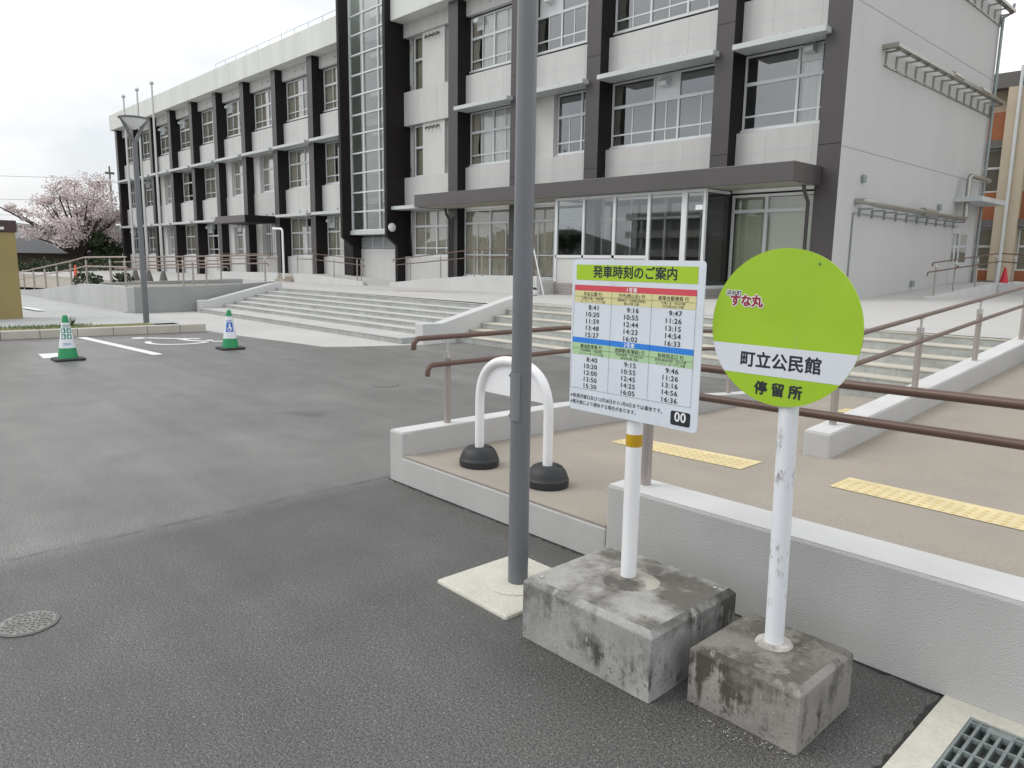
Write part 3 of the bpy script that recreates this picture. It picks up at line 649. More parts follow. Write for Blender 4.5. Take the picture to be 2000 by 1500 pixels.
window(-29.6, -26.5, 1.73, 3.86, y=YW - .05, mains=(.56,), trans=3.09, low=2.09, curtain=((0, 1),))
MB().box(-30.1, -26.203, YS, YS + .3, .05, 1.68).build('spandrel', M['spandrel'], S)
o = MB().box(-30.2, -26.45, 20.36, YS, 3.84, 4.0); o.build('awning', M['awning'], S, bevel=.008)
# left block bays
for i in range(len(LP)):
    a = LP[i][1]; c = LP[i - 1][0] if i else -34.35
    spandrels(a, c, [(3.98, 5.49), (7.87, 9.25), (11.6, 12.21)])
    MB().box(a, c, YS, YS + .22, .05, 1.62).build('spandrel', M['spandrel'], S)
    awning(a, c, 7.72)
    if i != 2: awning(a, c, 3.86)
    for fl in ('z1', 'z2', 'z3'):
        z0, z1, zt, zl = F[fl]; aa = a + .02
        if fl != 'z3' and i in (2, 3, 6):
            MB().box(a, a + .85, YS + .05, YS + .3, z0 - .12, z1 + .12).build('wall_panel', M['paint_wall'], S); aa = a + .87
        if i == 2 and fl == 'z1':
            o = window(aa, c - 1.4, .8, z1, mains=(.5,), trans=zt, curtain=((0, 1),))
            MB().box(c - 1.38, c - .02, YW, YW + .06, .8, 3.4).build('door', M['white_wall'], S); continue
        cur = random.choice([((0, .5), (.5, 1)), ((0, .28), (.5, 1)), ((0, .45),), ((0, .4), (.4, .98)), ((0, .5), (.72, 1))])
        window(aa, c - .02, z0, z1, mains=(.52,), trans=zt, low=zl, curtain=cur, panel=(.03, .22, zt + .2) if random.random() < .35 else None)
# parapet, roof, rear shell
MB().box(-73.35, -34.36, 20.42, 21.5, 12.212, 13.48).build('parapet', M['parapet'], S, bevel=.02)
MB().box(-30.09, -9.0, 20.42, 21.5, 12.212, 13.48).build('parapet', M['parapet'], S, bevel=.02)
MB().box(-73.3, -72.95, 21.52, 33, .0, 13.45).build('end_wall', M['side_wall'], S)
MB().box(-73.3, -9.4, 21.52, 33.2, 12.22, 12.5).build('roof', M['conc'], S)
MB().box(-72.9, -9.4, 27.5, 27.7, .0, 12.2).build('corridor_wall', M['inside'], S)
for zf in (.45, 4.35, 8.22): MB().box(-72.9, -9.36, 21.55, 27.49, zf, zf + .28).build('floor_slab', M['inside'], S)
b = MB()
for x in (-17.9, -26.0, -30.0, -34.4, -42.5, -51.2, -59.7, -68.3, -13.0): b.box(x - .08, x + .08, 21.56, 27.48, .74, 12.2)
b.build('partition_wall', M['inside'], S)
# side wall
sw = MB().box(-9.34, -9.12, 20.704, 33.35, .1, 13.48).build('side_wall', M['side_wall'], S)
b = MB()
for z in (4.75, 8.51): b.box(-9.121, -9.117, 20.72, 33.3, z, z + .018)
b.build('joint', mat('grey_wall_joint', (.26, .26, .26), .9), S)  # grey joint lines along the side wall
# tower
for x in (-34.33, -30.3):
    MB().prism([(20.12, 2.62), (20.7, 2.18), (20.7, 0.2), (21.5, .2), (21.5, 15.6), (20.12, 15.6)], 'x', x, x + .2).build('tower_fin', M['black_paint'], S)
MB().box(-35.05, -34.34, YP + .02, 21.5, .05, 12.2).build('pillar', M['black_paint'], S)
b = MB(); tx = [-34.1, -33.1, -31.55, -30.33]; tzs = [2.97, 3.89, 4.84, 5.79, 6.76, 7.69, 8.6, 9.53, 10.48, 11.42, 12.35, 13.25, 14.2, 15.1]
tx = [-34.1, -32.87, -31.52, -30.33]
for x in tx: b.box(x - .035, x + .035, 20.66, 20.78, 2.95, 15.2)
for z in tzs: b.box(-34.1, -30.33, 20.67, 20.77, z - .035, z + .035)
tw = b.build('tower_window', M['frame'], S)
MB().add([(-34.1, 20.73, 2.97), (-30.33, 20.73, 2.97), (-30.33, 20.73, 15.2), (-34.1, 20.73, 15.2)], [(0, 1, 2, 3)]).build('pane', M['glass_green'], tw)
b = MB()
for zf in (3.9, 5.9, 7.8, 9.7, 11.6, 13.5): b.box(-34.1, -30.4, 21.9, 22.49, zf, zf + .22)
b.box(-34.1, -30.4, 22.5, 22.65, 0.2, 15)
b.build('stair_core', mat('pale_stairwell', (.80, .82, .77), .9, .08, .8), S)
MB().box(-34.126, -34.10, 20.8, 22.4, 2.97, 15).build('stair_core', M['inside'], S)
MB().box(-34.12, -30.31, 20.55, 21.2, 2.74, 2.95).build('tower_sill', M['awning'], S, bevel=.01)
MB().box(-34.12, -30.31, 21.2, 21.4, .1, 2.05).build('spandrel', M['spandrel'], S)
b = MB()
for k in range(8): b.prism([(21.2, 2.08 + k * .07), (21.27, 2.13 + k * .07), (21.27, 2.145 + k * .07), (21.2, 2.095 + k * .07)], 'x', -34.1, -30.33)
for x in (-33.05, -32.05): b.box(x - .02, x + .02, 21.19, 21.28, 2.06, 2.68)
b.build('louvre', M['awning'], S)
MB().box(-34.12, -30.31, 21.3, 21.45, 2.05, 2.74).build('louvre_backing', M['visor'], S)
lb = MB().lathe([(.17, 0), (.2, .05), (.2, .1), (.12, .16)], (0, 0, 0), 20); lb.v = [(-30.1 + z, 20.35 + x, 3.03 + y) for x, y, z in lb.v]
lb.build('wall_lamp', M['lamp_glass'], S, True)
# ground floor right: main canopy, vestibule
MB().box(-26.43, -9.615, 19.1, 20.72, 3.75, 3.80).build('canopy_soffit', M['soffit'], S)
cb = MB().box(-26.45, -9.60, 19.06, 19.14, 3.73, 4.25).box(-9.68, -9.60, 19.142, 20.698, 3.73, 4.25).box(-26.45, -26.37, 19.142, 20.698, 3.73, 4.25)
cb.box(-26.36, -9.69, 19.142, 20.698, 4.15, 4.2)
cb.build('entrance_canopy', M['canopy'], S, bevel=.012)
b = MB()
for x, w_ in ((-18.4, .05), (-17.13, .04), (-15.8, .05), (-14.42, .05), (-13.12, .09), (-12.42, .04)): b.box(x - w_, x + w_, 19.36, 19.46, .85, 3.73)
b.box(-18.4, -12.42, 19.37, 19.45, 3.64, 3.73); b.box(-18.4, -14.46, 19.36, 19.46, 1.68, 1.78); b.box(-14.4, -12.42, 19.37, 19.45, .80, .90)
for xx in (-18.4, -12.42):
    b.box(xx - .04, xx + .04, 19.47, 20.69, 3.64, 3.72); b.box(xx - .04, xx + .04, 19.47, 20.69, .8, .9)
vb = b.build('vestibule', M['frame'], S)
MB().add([(-18.4, 19.41, .9), (-12.42, 19.41, .9), (-12.42, 19.41, 3.7), (-18.4, 19.41, 3.7)], [(0, 1, 2, 3)]).build('pane', M['glass_entry'], vb)
for xx in (-12.42, -18.4): MB().add([(xx, 19.42, .9), (xx, 20.69, .9), (xx, 20.69, 3.7), (xx, 19.42, 3.7)], [(0, 1, 2, 3)]).build('pane', M['glass_clear'], vb)
MB().box(-18.39, -14.47, 19.40, 19.5, .80, 1.68).build('vestibule_wall', M['paint_wall'], vb)
MB().box(-18.46, -12.36, 19.33, 20.69, .2, .80).build('vestibule_base', M['tile'], vb)
MB().add([(-12.75, 19.405, 3.13), (-12.5, 19.405, 3.13), (-12.5, 19.405, 3.27), (-12.75, 19.405, 3.27)], [(0, 1, 2, 3)]).build('door_notice', M['ink_white'], vb)
b = MB()
for x in (-17.6, -16.3, -14.9, -13.5): b.box(x - .03, x + .03, 20.9, 20.97, .82, 3.7)
b.box(-17.7, -13.2, 20.9, 20.97, 3.0, 3.08)
ib = b.build('inner_door_frame', M['frame'], S)
MB().add([(-17.7, 20.93, .82), (-13.2, 20.93, .82), (-13.2, 20.93, 3.7), (-17.7, 20.93, 3.7)], [(0, 1, 2, 3)]).build('pane', M['glass_entry'], ib)
window(-25.55, -20.1, .88, 3.69, y=21.1, mains=(.31, .66), trans=3.12, low=1.78, curtain=((0, .99),), thin_top=False)
window(-20.05, -18.5, .88, 3.69, y=21.1, mains=(), trans=3.12, thin=False, glass='glass_dark')
window(-12.55, -9.8, .92, 3.64, y=21.1, mains=(.42,), trans=3.15, thin=False, blind=True, thick=.08)
MB().box(-12.57, -9.79, 20.95, 21.3, .2, .90).build('base_tiles', M['tile'], S)
MB().box(-26.2, -9.4, 21.1, 21.5, 3.70, 4.2).build('lintel', M['paint_wall'], S)
pp = MB().tube([(-26.0, 20.6, .8), (-26.0, 20.6, 3.3), (-25.95, 20.4, 3.5), (-25.9, 20.3, 3.75)], .06, 10); pp.build('downpipe', M['dark'], S, True)
MB().tube([(-9.9, 20.64, .6), (-9.9, 20.64, 3.3), (-9.9, 20.4, 3.55), (-9.9, 20.3, 3.75)], .05, 10).build('downpipe', M['dark'], S, True)
# small entrance canopy on the left
cb = MB().box(-47.15, -42.8, 18.8, 20.69, 3.55, 3.97); cb.mi = [1, 0, 0, 1, 1, 0]; cb.build('entrance_canopy', [M['canopy'], M['black_paint']], S, bevel=.012)
# roof railing
b = MB()
for z in (14.25, 13.9): b.tube([(-52, 21.3, z), (-34.5, 21.3, z)], .022, 6)
for i in range(12): x = -52 + i * 1.59; b.tube([(x, 21.3, 13.48), (x, 21.3, 14.25)], .02, 6)
b.build('roof_railing', M['roof_rail'], S)
# services on the side wall
b = MB()
XW = -9.12
def rack(y0, y1, z, n):
    b = MB(); b.box(XW + .28, XW + .46, y0, y1, z, z + .10); b.box(XW + .02, XW + .05, y0, y1, z - .42, z - .38)
    for k in range(n):
        y = lerp(y0 + .1, y1 - .1, k / (n - 1)); b.box(XW + .0, XW + .40, y - .02, y + .02, z - .06, z - .01); b.box(XW + .0, XW + .05, y - .03, y + .03, z - .42, z)
    b.box(XW + .0, XW + .46, y0 - .2, y0, z, z + .12)
    return b.build('cable_rack', M['insul'], S)
rack(23.0, 33.4, 7.62, 14); rack(27.0, 33.4, 10.85, 9)
for y, z in ((27.6, 7.70), (30.6, 7.70)): MB().tube([(XW + .37, y, z), (XW + .37, y + .9, z)], .11, 12).build('pipe_joint', M['insul'], S, True)
MB().tube([(XW, 21.9, 3.36), (XW + .25, 21.9, 3.36), (XW + .34, 22.05, 3.34), (XW + .34, 22.6, 3.30), (XW + .34, 30.5, 3.27), (XW + .34, 30.62, 3.35), (XW + .34, 30.62, 4.7), (XW + .34, 30.75, 4.80), (XW + .34, 33.0, 4.8)], .085, 12).build('lagged_pipe', M['insul'], S, True)
MB().tube([(XW + .34, 26.3, 3.3), (XW + .34, 27.4, 3.3)], .14, 12).build('pipe_joint', M['insul'], S, True)
b = MB()
for k in range(10): y = 22.2 + k * .92; b.box(XW, XW + .4, y - .02, y + .02, 3.14, 3.18).box(XW, XW + .05, y - .03, y + .03, 2.95, 3.2)
b.box(XW, XW + .03, 21.82, 31.0, 3.02, 3.05); b.build('pipe_bracket', M['galv'], S)
MB().box(XW + .005, XW + .04, 21.77, 21.81, .62, 3.05).build('conduit', M['galv'], S)
MB().box(XW, XW + .9, 30.3, 33.3, 3.88, 4.05).build('side_door_awning', M['awning'], S, bevel=.01)
d = MB().box(XW - .02, XW + .015, 30.5, 32.4, .98, 2.95).build('side_door', M['awning'], S)
for y0, y1 in ((30.6, 31.25), (31.5, 32.25)): MB().box(XW + .013, XW + .02, y0, y1, 1.75, 2.78).build('door_glass', M['glass_dark'], d)
MB().box(XW + .01, XW + .06, 31.3, 31.36, 1.55, 1.62).box(XW + .01, XW + .06, 31.44, 31.5, 1.55, 1.62).build('handle', M['screw'], d)
b = MB()
for z0, z1 in ((.6, 4.9), (5.0, 10.7)): b.tube([(XW + .12, 33.2, z0), (XW + .12, 33.2, z1)], .055, 10)
b.tube([(XW + .12, 33.2, 10.7), (XW + .35, 33.45, 10.9), (XW + .35, 33.5, 11.2)], .05, 8)
b.build('downpipe', M['galv'], S, True)
b = MB()
for y, z in ((22.25, 4.02), (28.75, 3.6), (26.9, 1.0)): b.box(XW, XW + .1, y - .1, y + .1, z - .1, z + .1)
b.build('wall_vent', M['galv'], S, bevel=.02)
# ------------------------------------------------------------------ orange building at the right
O = thing('annex_building', 'beige building with orange panels and grey window visors behind the grey side wall', 'building', (-6, 44, 1))
MB().box(-22, 8, 40.6, 50, .5, 10.2).build('wall', M['beige_wall'], O)
MB().box(-22, 8, 40.0, 40.6, 9.55, 10.2).build('roof_edge', M['visor'], O)
for k in range(-5, 8):
    xr = -10.3 + k * 2.35
    MB().box(xr, xr + .95, 40.0, 40.6, .9, 9.55).build('pier', M['beige_wall'], O)
    for z in (1.45, 5.0):
        MB().box(xr - 1.4, xr, 40.25, 40.6, z - .55 if z < 2 else 3.75, z).build('orange_panel', M['orange_wall'], O)
        MB().box(xr - 1.4, xr, 40.05, 40.6, z + 1.95, z + 2.3).build('visor', M['visor'], O)
        window(xr - 1.38, xr - .02, z + .02, z + 1.94, y=40.45, mains=(.5,), trans=z + 1.1, thin=False, blind=True, parent=O)
    MB().box(xr - 1.4, xr, 40.25, 40.6, 7.3, 8.55).build('orange_panel', M['orange_wall'], O)
MB().tube([(-9.83, 39.93, .9), (-9.83, 39.93, 10.4)], .07, 10).build('downpipe', M['frame'], O, True)
MB().box(-22, 8, 39.9, 40.0, .5, .98).build('plinth', M['visor'], O)

# ------------------------------------------------------------------ street lamps
def street_lamp(loc, label, group, k_=1.):
    t = thing('street_lamp', label, 'street lamp', loc, group); x, y, z = loc
    zs = [0, .8, .83, 1.6, 2.4, 3.3, 3.78]; MB().tube([(x, y, z + h) for h in zs], [q * k_ for q in (.0485, .0475, .047, .0455, .044, .042, .041)], 28).build('pole', M['lamp_grey'], t, True)
    for k in (-1, 1):
        a = Vector((x, y + k * .015, z + 3.74)); e = Vector((x, y + k * .235, z + 4.19))
        MB().tube([a, a + (e - a) * .5, e], [.042, .036, .03], 10).build('arm', M['lamp_grey'], t, True)
    hb = MB().lathe([(.27, 0), (.29, .02), (.285, .035), (.12, .065)], (x, y, z + 4.19), 28); hb.build('lamp_head', M['lamp_grey'], t, True)
    MB().lathe([(.05, -.20), (.14, -.13), (.24, -.01), (.25, 0)], (x, y, z + 4.192), 28).build('diffuser', M['lamp_glass'], t, True)
    return t
lamp = street_lamp((-2.425, 2.345, 0.0), 'tall grey street lamp post in the foreground left of the timetable sign', 'grey street lamps')
# service hatch on the near pole (faces the camera side)
for zc0, zc1 in ((.822, 1.045),):
    n = 10; b = MB(); a0 = R(-150); a1 = R(-50); vs_ = []
    for rr in (.0478, .0515):
        for zc in (zc0, zc1):
            for k in range(n + 1):
                a = lerp(a0, a1, k / n); vs_.append((-2.425 + rr * math.cos(a), 2.345 + rr * math.sin(a), zc))
    m_ = n + 1; fs_ = []
    for k in range(n): fs_ += [(2 * m_ + k, 2 * m_ + k + 1, 3 * m_ + k + 1, 3 * m_ + k), (k, k + 1, 2 * m_ + k + 1, 2 * m_ + k), (m_ + k, 3 * m_ + k, 3 * m_ + k + 1, m_ + k + 1)]
    fs_ += [(0, 2 * m_, 3 * m_, m_), (n, m_ + n, 3 * m_ + n, 2 * m_ + n)]
    b.add(vs_, fs_)
    h = b.build('service_hatch', M['hatch'], lamp, True)
    for z in (.84, 1.028):
        a = R(-142); bb = MB().lathe([(.006, 0), (.006, .004), (.003, .006)], (0, 0, 0), 10)
        d = Vector((math.cos(a), math.sin(a), 0)); e = Vector((-d.y, d.x, 0))
        bb.v = [tuple(Vector((-2.425, 2.345, z)) + d * (.0508 + v[2]) + e * v[0] + Vector((0, 0, v[1]))) for v in bb.v]
        bb.build('screw', M['screw'], h, True)
far_lamp = street_lamp((-17.0, 5.19, .12), 'thin grey street lamp with a saucer head on the grass verge at the left', 'grey street lamps', 1.25)
# concrete pad of the near lamp
t = thing('lamp_pad', 'square cream concrete pad round the foot of the near lamp post', 'pad', (-2.45, 2.33, 0))
MB().prism([(-2.715, 2.075), (-2.205, 2.065), (-2.195, 2.60), (-2.70, 2.605)], 'z', -.05, .018).build('slab', M['pad'], t, bevel=.012)
MB().lathe([(.145, 0), (.145, .012), (.13, .016)], (-2.43, 2.335, .012), 32).build('mortar_disc', M['pad'], t, True)
# ------------------------------------------------------------------ timetable sign
def block(name, x0, x1, y0, y1, h, ch, mats, parent, holes):
    b = MB(); c = ch
    lo = [(x0, y0), (x1, y0), (x1, y1), (x0, y1)]; hi = [(x0 + c, y0 + c), (x1 - c, y0 + c), (x1 - c, y1 - c), (x0 + c, y1 - c)]
    b.add([(x, y, 0) for x, y in lo] + [(x, y, h - c) for x, y in lo] + [(x, y, h) for x, y in hi],
          [(0, 3, 2, 1)] + [(i, (i + 1) % 4, 4 + (i + 1) % 4, 4 + i) for i in range(4)] + [(4 + i, 4 + (i + 1) % 4, 8 + (i + 1) % 4, 8 + i) for i in range(4)])
    b.m = 1; b.add([(x, y, h) for x, y in hi], [(0, 1, 2, 3)])
    o = b.build(name, mats, parent, bevel=.0035)
    return o
T = thing('timetable_sign', 'square white bus timetable on a white pole set in a large stained concrete block', 'bus sign', (-1.765, 2.33, 0))
cbk = block('concrete_base', -2.06, -1.412, 2.022, 2.59, .268, .022, [M['block1'], M['block1_top']], T, None)
nn = 28; vs_ = []
for k in range(nn):
    a = 2 * math.pi * k / nn; r = .118 * (1 + .06 * math.sin(3 * a) + random.uniform(-.03, .03)); vs_.append((-1.745 + r * math.cos(a), 2.325 + r * .93 * math.sin(a), .2685))
b = MB(); b.add(vs_ + [(v[0] * .75 - 1.745 * .25, v[1] * .75 + 2.325 * .25, .276) for v in vs_], [(k, (k + 1) % nn, nn + (k + 1) % nn, nn + k) for k in range(nn)] + [tuple(range(nn, 2 * nn))])
b.build('mortar', M['mortar'], cbk, True)
for x, y in ((-2.00, 2.07), (-1.47, 2.52)):
    MB().lathe([(.011, 0), (.011, .004), (.007, .004), (.006, .001)], (x, y, .268), 14).build('bolt_socket', M['steel'], cbk, True)
px, py = -1.768, 2.345
pole = MB().tube([(px, py, .25), (px, py, 1.5)], .0325, 28).build('pole', M['white_pl'], T, True)
MB().tube([(px, py, .826), (px, py, .876)], .0332, 28).build('yellow_band', M['ochre'], pole, True)
By = 2.300
bx0, bx1, bz0, bz1 = -2.083, -1.455, .938, 1.560
def rrect(x0, x1, z0, z1, r, n=6):
    out = []
    for cx, cz, a0 in ((x1 - r, z0 + r, -90), (x1 - r, z1 - r, 0), (x0 + r, z1 - r, 90), (x0 + r, z0 + r, 180)):
        for k in range(n + 1): a = R(a0 + 90 * k / n); out.append((cx + r * math.cos(a), cz + r * math.sin(a)))
    return out
board = MB().prism(rrect(bx0, bx1, bz0, bz1, .016), 'y', By, By + .004).build('board', M['board'], T)
b = MB()
for z in (1.02, 1.48): b.box(px - .25, px + .25, By + .0045, By + .016, z - .02, z + .02)
b.build('back_bracket', M['galv'], T)
def U(u): return -1.76 + (u - .5) * .608
def V(v): return 1.558 - v * .616
def band(name, u0, u1, v0, v1, m, lay=1): return MB().add([(U(u0), By - .0006 * lay, V(v1)), (U(u1), By - .0006 * lay, V(v1)), (U(u1), By - .0006 * lay, V(v0)), (U(u0), By - .0006 * lay, V(v0))], [(0, 1, 2, 3)]).build(name, m, board)
band('header_band', .004, .955, .030, .130, M['lime'])
band('red_band', -.006, .952, .163, .200, M['red'])
band('blue_band', -.014, .952, .511, .547, M['blue'])
band('yellow_band', -.006, .950, .2005, .280, M['yellow_p'])
band('green_band', -.016, .950, .5475, .626, M['green_p'])
b = MB()
def ln(u0, v0, u1, v1, wd=.0009):
    a = Vector((U(u0), 0, V(v0))); c = Vector((U(u1), 0, V(v1))); d = (c - a).normalized(); n_ = Vector((-d.z, 0, d.x)) * wd / 2
    b.add([(p.x, By - .0018, p.z) for p in (a - n_, c - n_, c + n_, a + n_)], [(0, 1, 2, 3)])
ln(-.008, .163, -.024, .857); ln(.952, .163, .950, .857); ln(-.024, .857, .95, .857); ln(.315, .2, .307, .857); ln(.633, .2, .628, .857)
ln(-.007, .238, .951, .238); ln(-.016, .584, .95, .584)
b.build('table_lines', M['ink'], board)
b = MB(); b.add(*text('発車時刻のご案内', U(.482), V(.1050), By - .0014, .0505, 'CENTER', .022)); b.build('heading_text', M['ink'], board)
for tx, u_, v_ in (('1号車', .475, .1955), ('2号車', .472, .5425)):
    b = MB(); b.add(*text(tx, U(u_), V(v_), By - .0016, .0200, 'CENTER', .02, 1.15)); b.build('bus_number_text', M['ink_white'], board)
b = MB(); cols = [(.153, .215), (.475, .536), (.79, .857)]
names = (('月谷公園 行', '万代(西山台) 行', '高塚台郵便局 行'), ('鏡池駐車場 行', '池部駅(役場前) 行', '佐味田北口 行'))
subs = ((('広瀬台公園・大輪田駅', 'コーナン・オークワ 方面'), ('薬師神社・池部駅(役場前)', '星山の郷 方面'), ('久美ヶ丘・笠山の郷', '万代(西山台) 方面')),
        (('河合郵便局・大輪田駅', 'コーナン・オークワ 方面'), ('河合診療所・万代(西山台)', '佐味田川駅 方面'), ('西見台集会所前・笠山の郷', 'コーナン・オークワ 方面')))
for sct, v0 in ((0, .200), (1, .5465)):
    for k in range(3):
        b.add(*text(names[sct][k], U(cols[k][0]), V(v0 + .031), By - .0016, .0178, 'CENTER', .005, 1.08))
        for j in range(2): b.add(*text(subs[sct][k][j], U(cols[k][0]), V(v0 + .0555 + j * .0195), By - .0016, .0112, 'CENTER', .0, 1.08))
b.build('route_text', M['ink'], board)
times = ((('8:41', '10:20', '11:59', '13:48', '15:27'), ('9:16', '10:55', '12:44', '14:23', '16:02'), ('9:47', '11:26', '13:15', '14:54', '16:33')),
         (('8:40', '10:20', '12:00', '13:50', '15:30'), ('9:15', '10:55', '12:45', '14:25', '16:05'), ('9:46', '11:26', '13:16', '14:56', '16:36')))
b = MB()
for sct, v0, dv in ((0, .3225, .0453), (1, .669, .0448)):
    for k in range(3):
        for j in range(5): b.add(*text(times[sct][k][j], U(cols[k][1] - .004 * sct), V(v0 + j * dv), By - .0014, .0268, 'RIGHT', .012, 1.10, 1.16))
b.build('departure_text', M['ink'], board)
b = MB(); b.add(*text('※毎週月曜日及び12月28日から1月4日までは運休です。', U(-.02), V(.921), By - .0014, .0192, 'LEFT', .005, 1.055, .985)); b.add(*text('※悪天候により運休する場合があります。', U(-.02), V(.963), By - .0014, .0192, 'LEFT', .005, 1.02, .985)); b.build('note_text', M['ink'], board)
plq = MB().prism(rrect(U(.812), U(.952), V(.979), V(.893), .008), 'y', By - .0012, By + .001).build('number_plate', M['ink'], board)
b = MB(); b.add(*text('00', U(.882), V(.9545), By - .002, .050, 'CENTER', .022, 1.04)); b.build('number_text', M['ink_white'], board)
# ------------------------------------------------------------------ round stop sign
D = thing('stop_sign', 'round lime green and white bus stop sign on a scuffed pole in a mossy block', 'bus sign', (-1.13, 2.36, 0))
cbk = block('concrete_base', -1.335, -.925, 2.145, 2.545, .222, .02, [M['block2'], M['block2_top']], D, None)
vs_ = []
for k in range(nn):
    a = 2 * math.pi * k / nn; r = .064 * (1 + .04 * math.sin(2 * a) + random.uniform(-.02, .02)); vs_.append((-1.135 + r * math.cos(a), 2.37 + r * math.sin(a), .2225))
b = MB(); b.add(vs_ + [(v[0] * .9 - 1.135 * .1, v[1] * .9 + 2.37 * .1, .232) for v in vs_], [(k, (k + 1) % nn, nn + (k + 1) % nn, nn + k) for k in range(nn)] + [tuple(range(nn, 2 * nn))])
b.build('mortar', M['mortar2'], cbk, True)
pole = MB().tube([(-1.135, 2.37, .21), (-1.141, 2.368, .7), (-1.150, 2.365, 1.45)], .0325, 28).build('pole', M['pole_white'], D, True)
cx, cz, cr_ = -1.170, 1.343, .2615; Dy = 2.326
def circ(z0, z1, y, n=90):
    out = []
    for k in range(n):
        a = 2 * math.pi * k / n; out.append((cx + cr_ * math.cos(a), cz + cr_ * math.sin(a)))
    return out
disc = MB().prism(circ(0, 0, Dy), 'y', Dy, Dy + .005).build('disc', M['lime_disc'], D)
b = MB(); pts = []
for zz_ in [1.1795 + (1.2790 - 1.1795) * k / 12 for k in range(13)]: pts.append((zz_, math.sqrt(cr_ ** 2 - (zz_ - cz) ** 2)))
b.poly([(cx + hw, Dy - .0006, z) for z, hw in pts] + [(cx - hw, Dy - .0006, z) for z, hw in pts[::-1]]); b.build('white_band', M['disc_white'], disc)
b = MB(); b.add(*text('町立公民館', -1.171, 1.2095, Dy - .0012, .0572, 'CENTER', .028, 1.02)); b.build('name_text', M['ink'], disc)
b = MB(); b.add(*text('停留所', -1.170, 1.1185, Dy - .0012, .0475, 'CENTER', .036, 1.58)); b.build('stop_text', M['ink'], disc)
for bo, mt, dy in ((.13, 'ink_white', .0008), (.02, 'ink', .0014)):
    b = MB(); b.add(*text('河合町', -1.383, 1.4450, Dy - dy, .0195, 'LEFT', bo)); b.build('logo_text', M[mt], disc)
for bo, mt, dy in ((.12, 'ink_white', .0011), (.045, 'ink_red', .0017)):
    b = MB(); b.add(*text('すな丸', -1.368, 1.4125, Dy - dy, .0420, 'LEFT', bo, .94)); b.build('logo_text', M[mt], disc)
MB().lathe([(.003, 0), (.003, .003)], (0, 0, 0), 10)
b = MB().lathe([(.0035, 0), (.003, .003)], (0, 0, 0), 12); b.v = [(-1.061 + x, Dy - z, 1.555 + y) for x, y, z in b.v]; b.build('rivet', M['icon_green'], disc)
# ------------------------------------------------------------------ U-shaped barrier
B = thing('arch_barrier', 'white arched tube barrier with two black weighted feet on the landing', 'barrier', (-3.36, 3.17, .2))
xa, xb, yy = -3.665, -3.045, 3.172; zt2 = .925
path = [(xa, yy - .008, .20), (xa, yy - .008, .60)]
mid = (xa + xb) / 2; hw = (xb - xa) / 2
for k in range(0, 25):
    a = math.pi * (1 - k / 24); cxs, sn = math.cos(a), math.sin(a)
    path.append((mid + hw * math.copysign(abs(cxs) ** .80, cxs), yy - .008 + .016 * k / 24, .62 + (zt2 - .62) * abs(sn) ** .80))
path += [(xb, yy + .008, .60), (xb, yy + .008, .20)]
MB().tube(path, .0305, 20).build('frame_tube', M['white_pl'], B, True)
pts2 = [(p[0] * .93 + mid * .07, p[2] - .015) for p in path[5:24] if p[2] > .70]
MB().prism([(mid - hw * .93, .70)] + pts2 + [(mid + hw * .93, .70)], 'y', yy - .004, yy + .004).build('panel', M['white_pl'], B)
for x, y in ((xa, yy - .008), (xb, yy + .008)):
    zf = fz(x, y)
    w_ = MB().lathe([(.131, 0), (.134, .02), (.134, .048), (.129, .052), (.124, .072), (.112, .098), (.094, .120), (.080, .128), (.050, .130), (.036, .130), (.034, .115)], (x, y, zf), 36).build('weighted_foot', M['black'], B, True)
    MB().lathe([(.018, 0), (.018, .003)], (x + .052, y + .038, zf + .128), 12).build('filler_cap', M['screw'], w_)
# ------------------------------------------------------------------ tactile strips
def tactile(x0, x1, y0, y1, zf, label):
    t = MB(); n = 6; t.m = 0
    xs = [lerp(x0, x1, k / n) for k in range(n + 1)]
    t.grid(xs, [y0, y1], lambda x, y: zf(x, y) + .004)
    t.m = 1; nx = int((x1 - x0) / .06); ny = int((y1 - y0) / .06)
    for i in range(nx):
        for j in range(ny):
            x = x0 + .03 + i * .06; y = y0 + .03 + j * .06; t.lathe([(.0165, 0), (.011, .0045)], (x, y, zf(x, y) + .004), 8)
    return tag(t.build('tactile_strip', [M['yel_tile'], M['yel_dome']], None, True), label, 'tactile paving', 'yellow tactile strips')
tactile(-3.58, -2.455, 4.44, 4.74, lambda x, y: fz(x, y), 'yellow dotted tactile strip behind the pole of the timetable sign')
tactile(-1.89, .3, 4.53, 4.83, lambda x, y: fz(-1, y), 'yellow dotted tactile strip running out of the picture at the right')
tactile(-3.2, -2.41, 7.6, 7.9, lambda x, y: fz(x, y), 'yellow dotted tactile strip at the foot of the right-hand steps')
# ------------------------------------------------------------------ manholes, drain, road marks
def manhole(x, y, r, label):
    t = thing('manhole_cover', label, 'manhole', (x, y, 0), 'round manhole covers')
    MB().lathe([(r, 0), (r, .004), (r - .012, .005)], (x, y, .001), 40).build('ring', M['iron'], t)
    b = MB().lathe([(r - .012, 0), (r - .012, .005)], (x, y, .002), 40)
    for n in range(62):
        a = n * 2.39996; q = (r - .022) * math.sqrt((n + .5) / 62); b.lathe([(r * .062, 0), (r * .05, .005)], (x + q * math.cos(a), y + q * math.sin(a), .007), 6)
    b.build('lid', M['lid'], t)
manhole(-3.53, .525, .118, 'round iron manhole cover at the left edge of the asphalt')
manhole(-7.69, 5.09, .16, 'small iron manhole cover in the asphalt left of the handrail')
manhole(-5.39, 4.685, .15, 'small iron manhole cover seen through the white arched barrier')
G = thing('storm_drain', 'steel grating in a pale concrete frame at the bottom right corner', 'drain', (-.4, 2.6, 0))
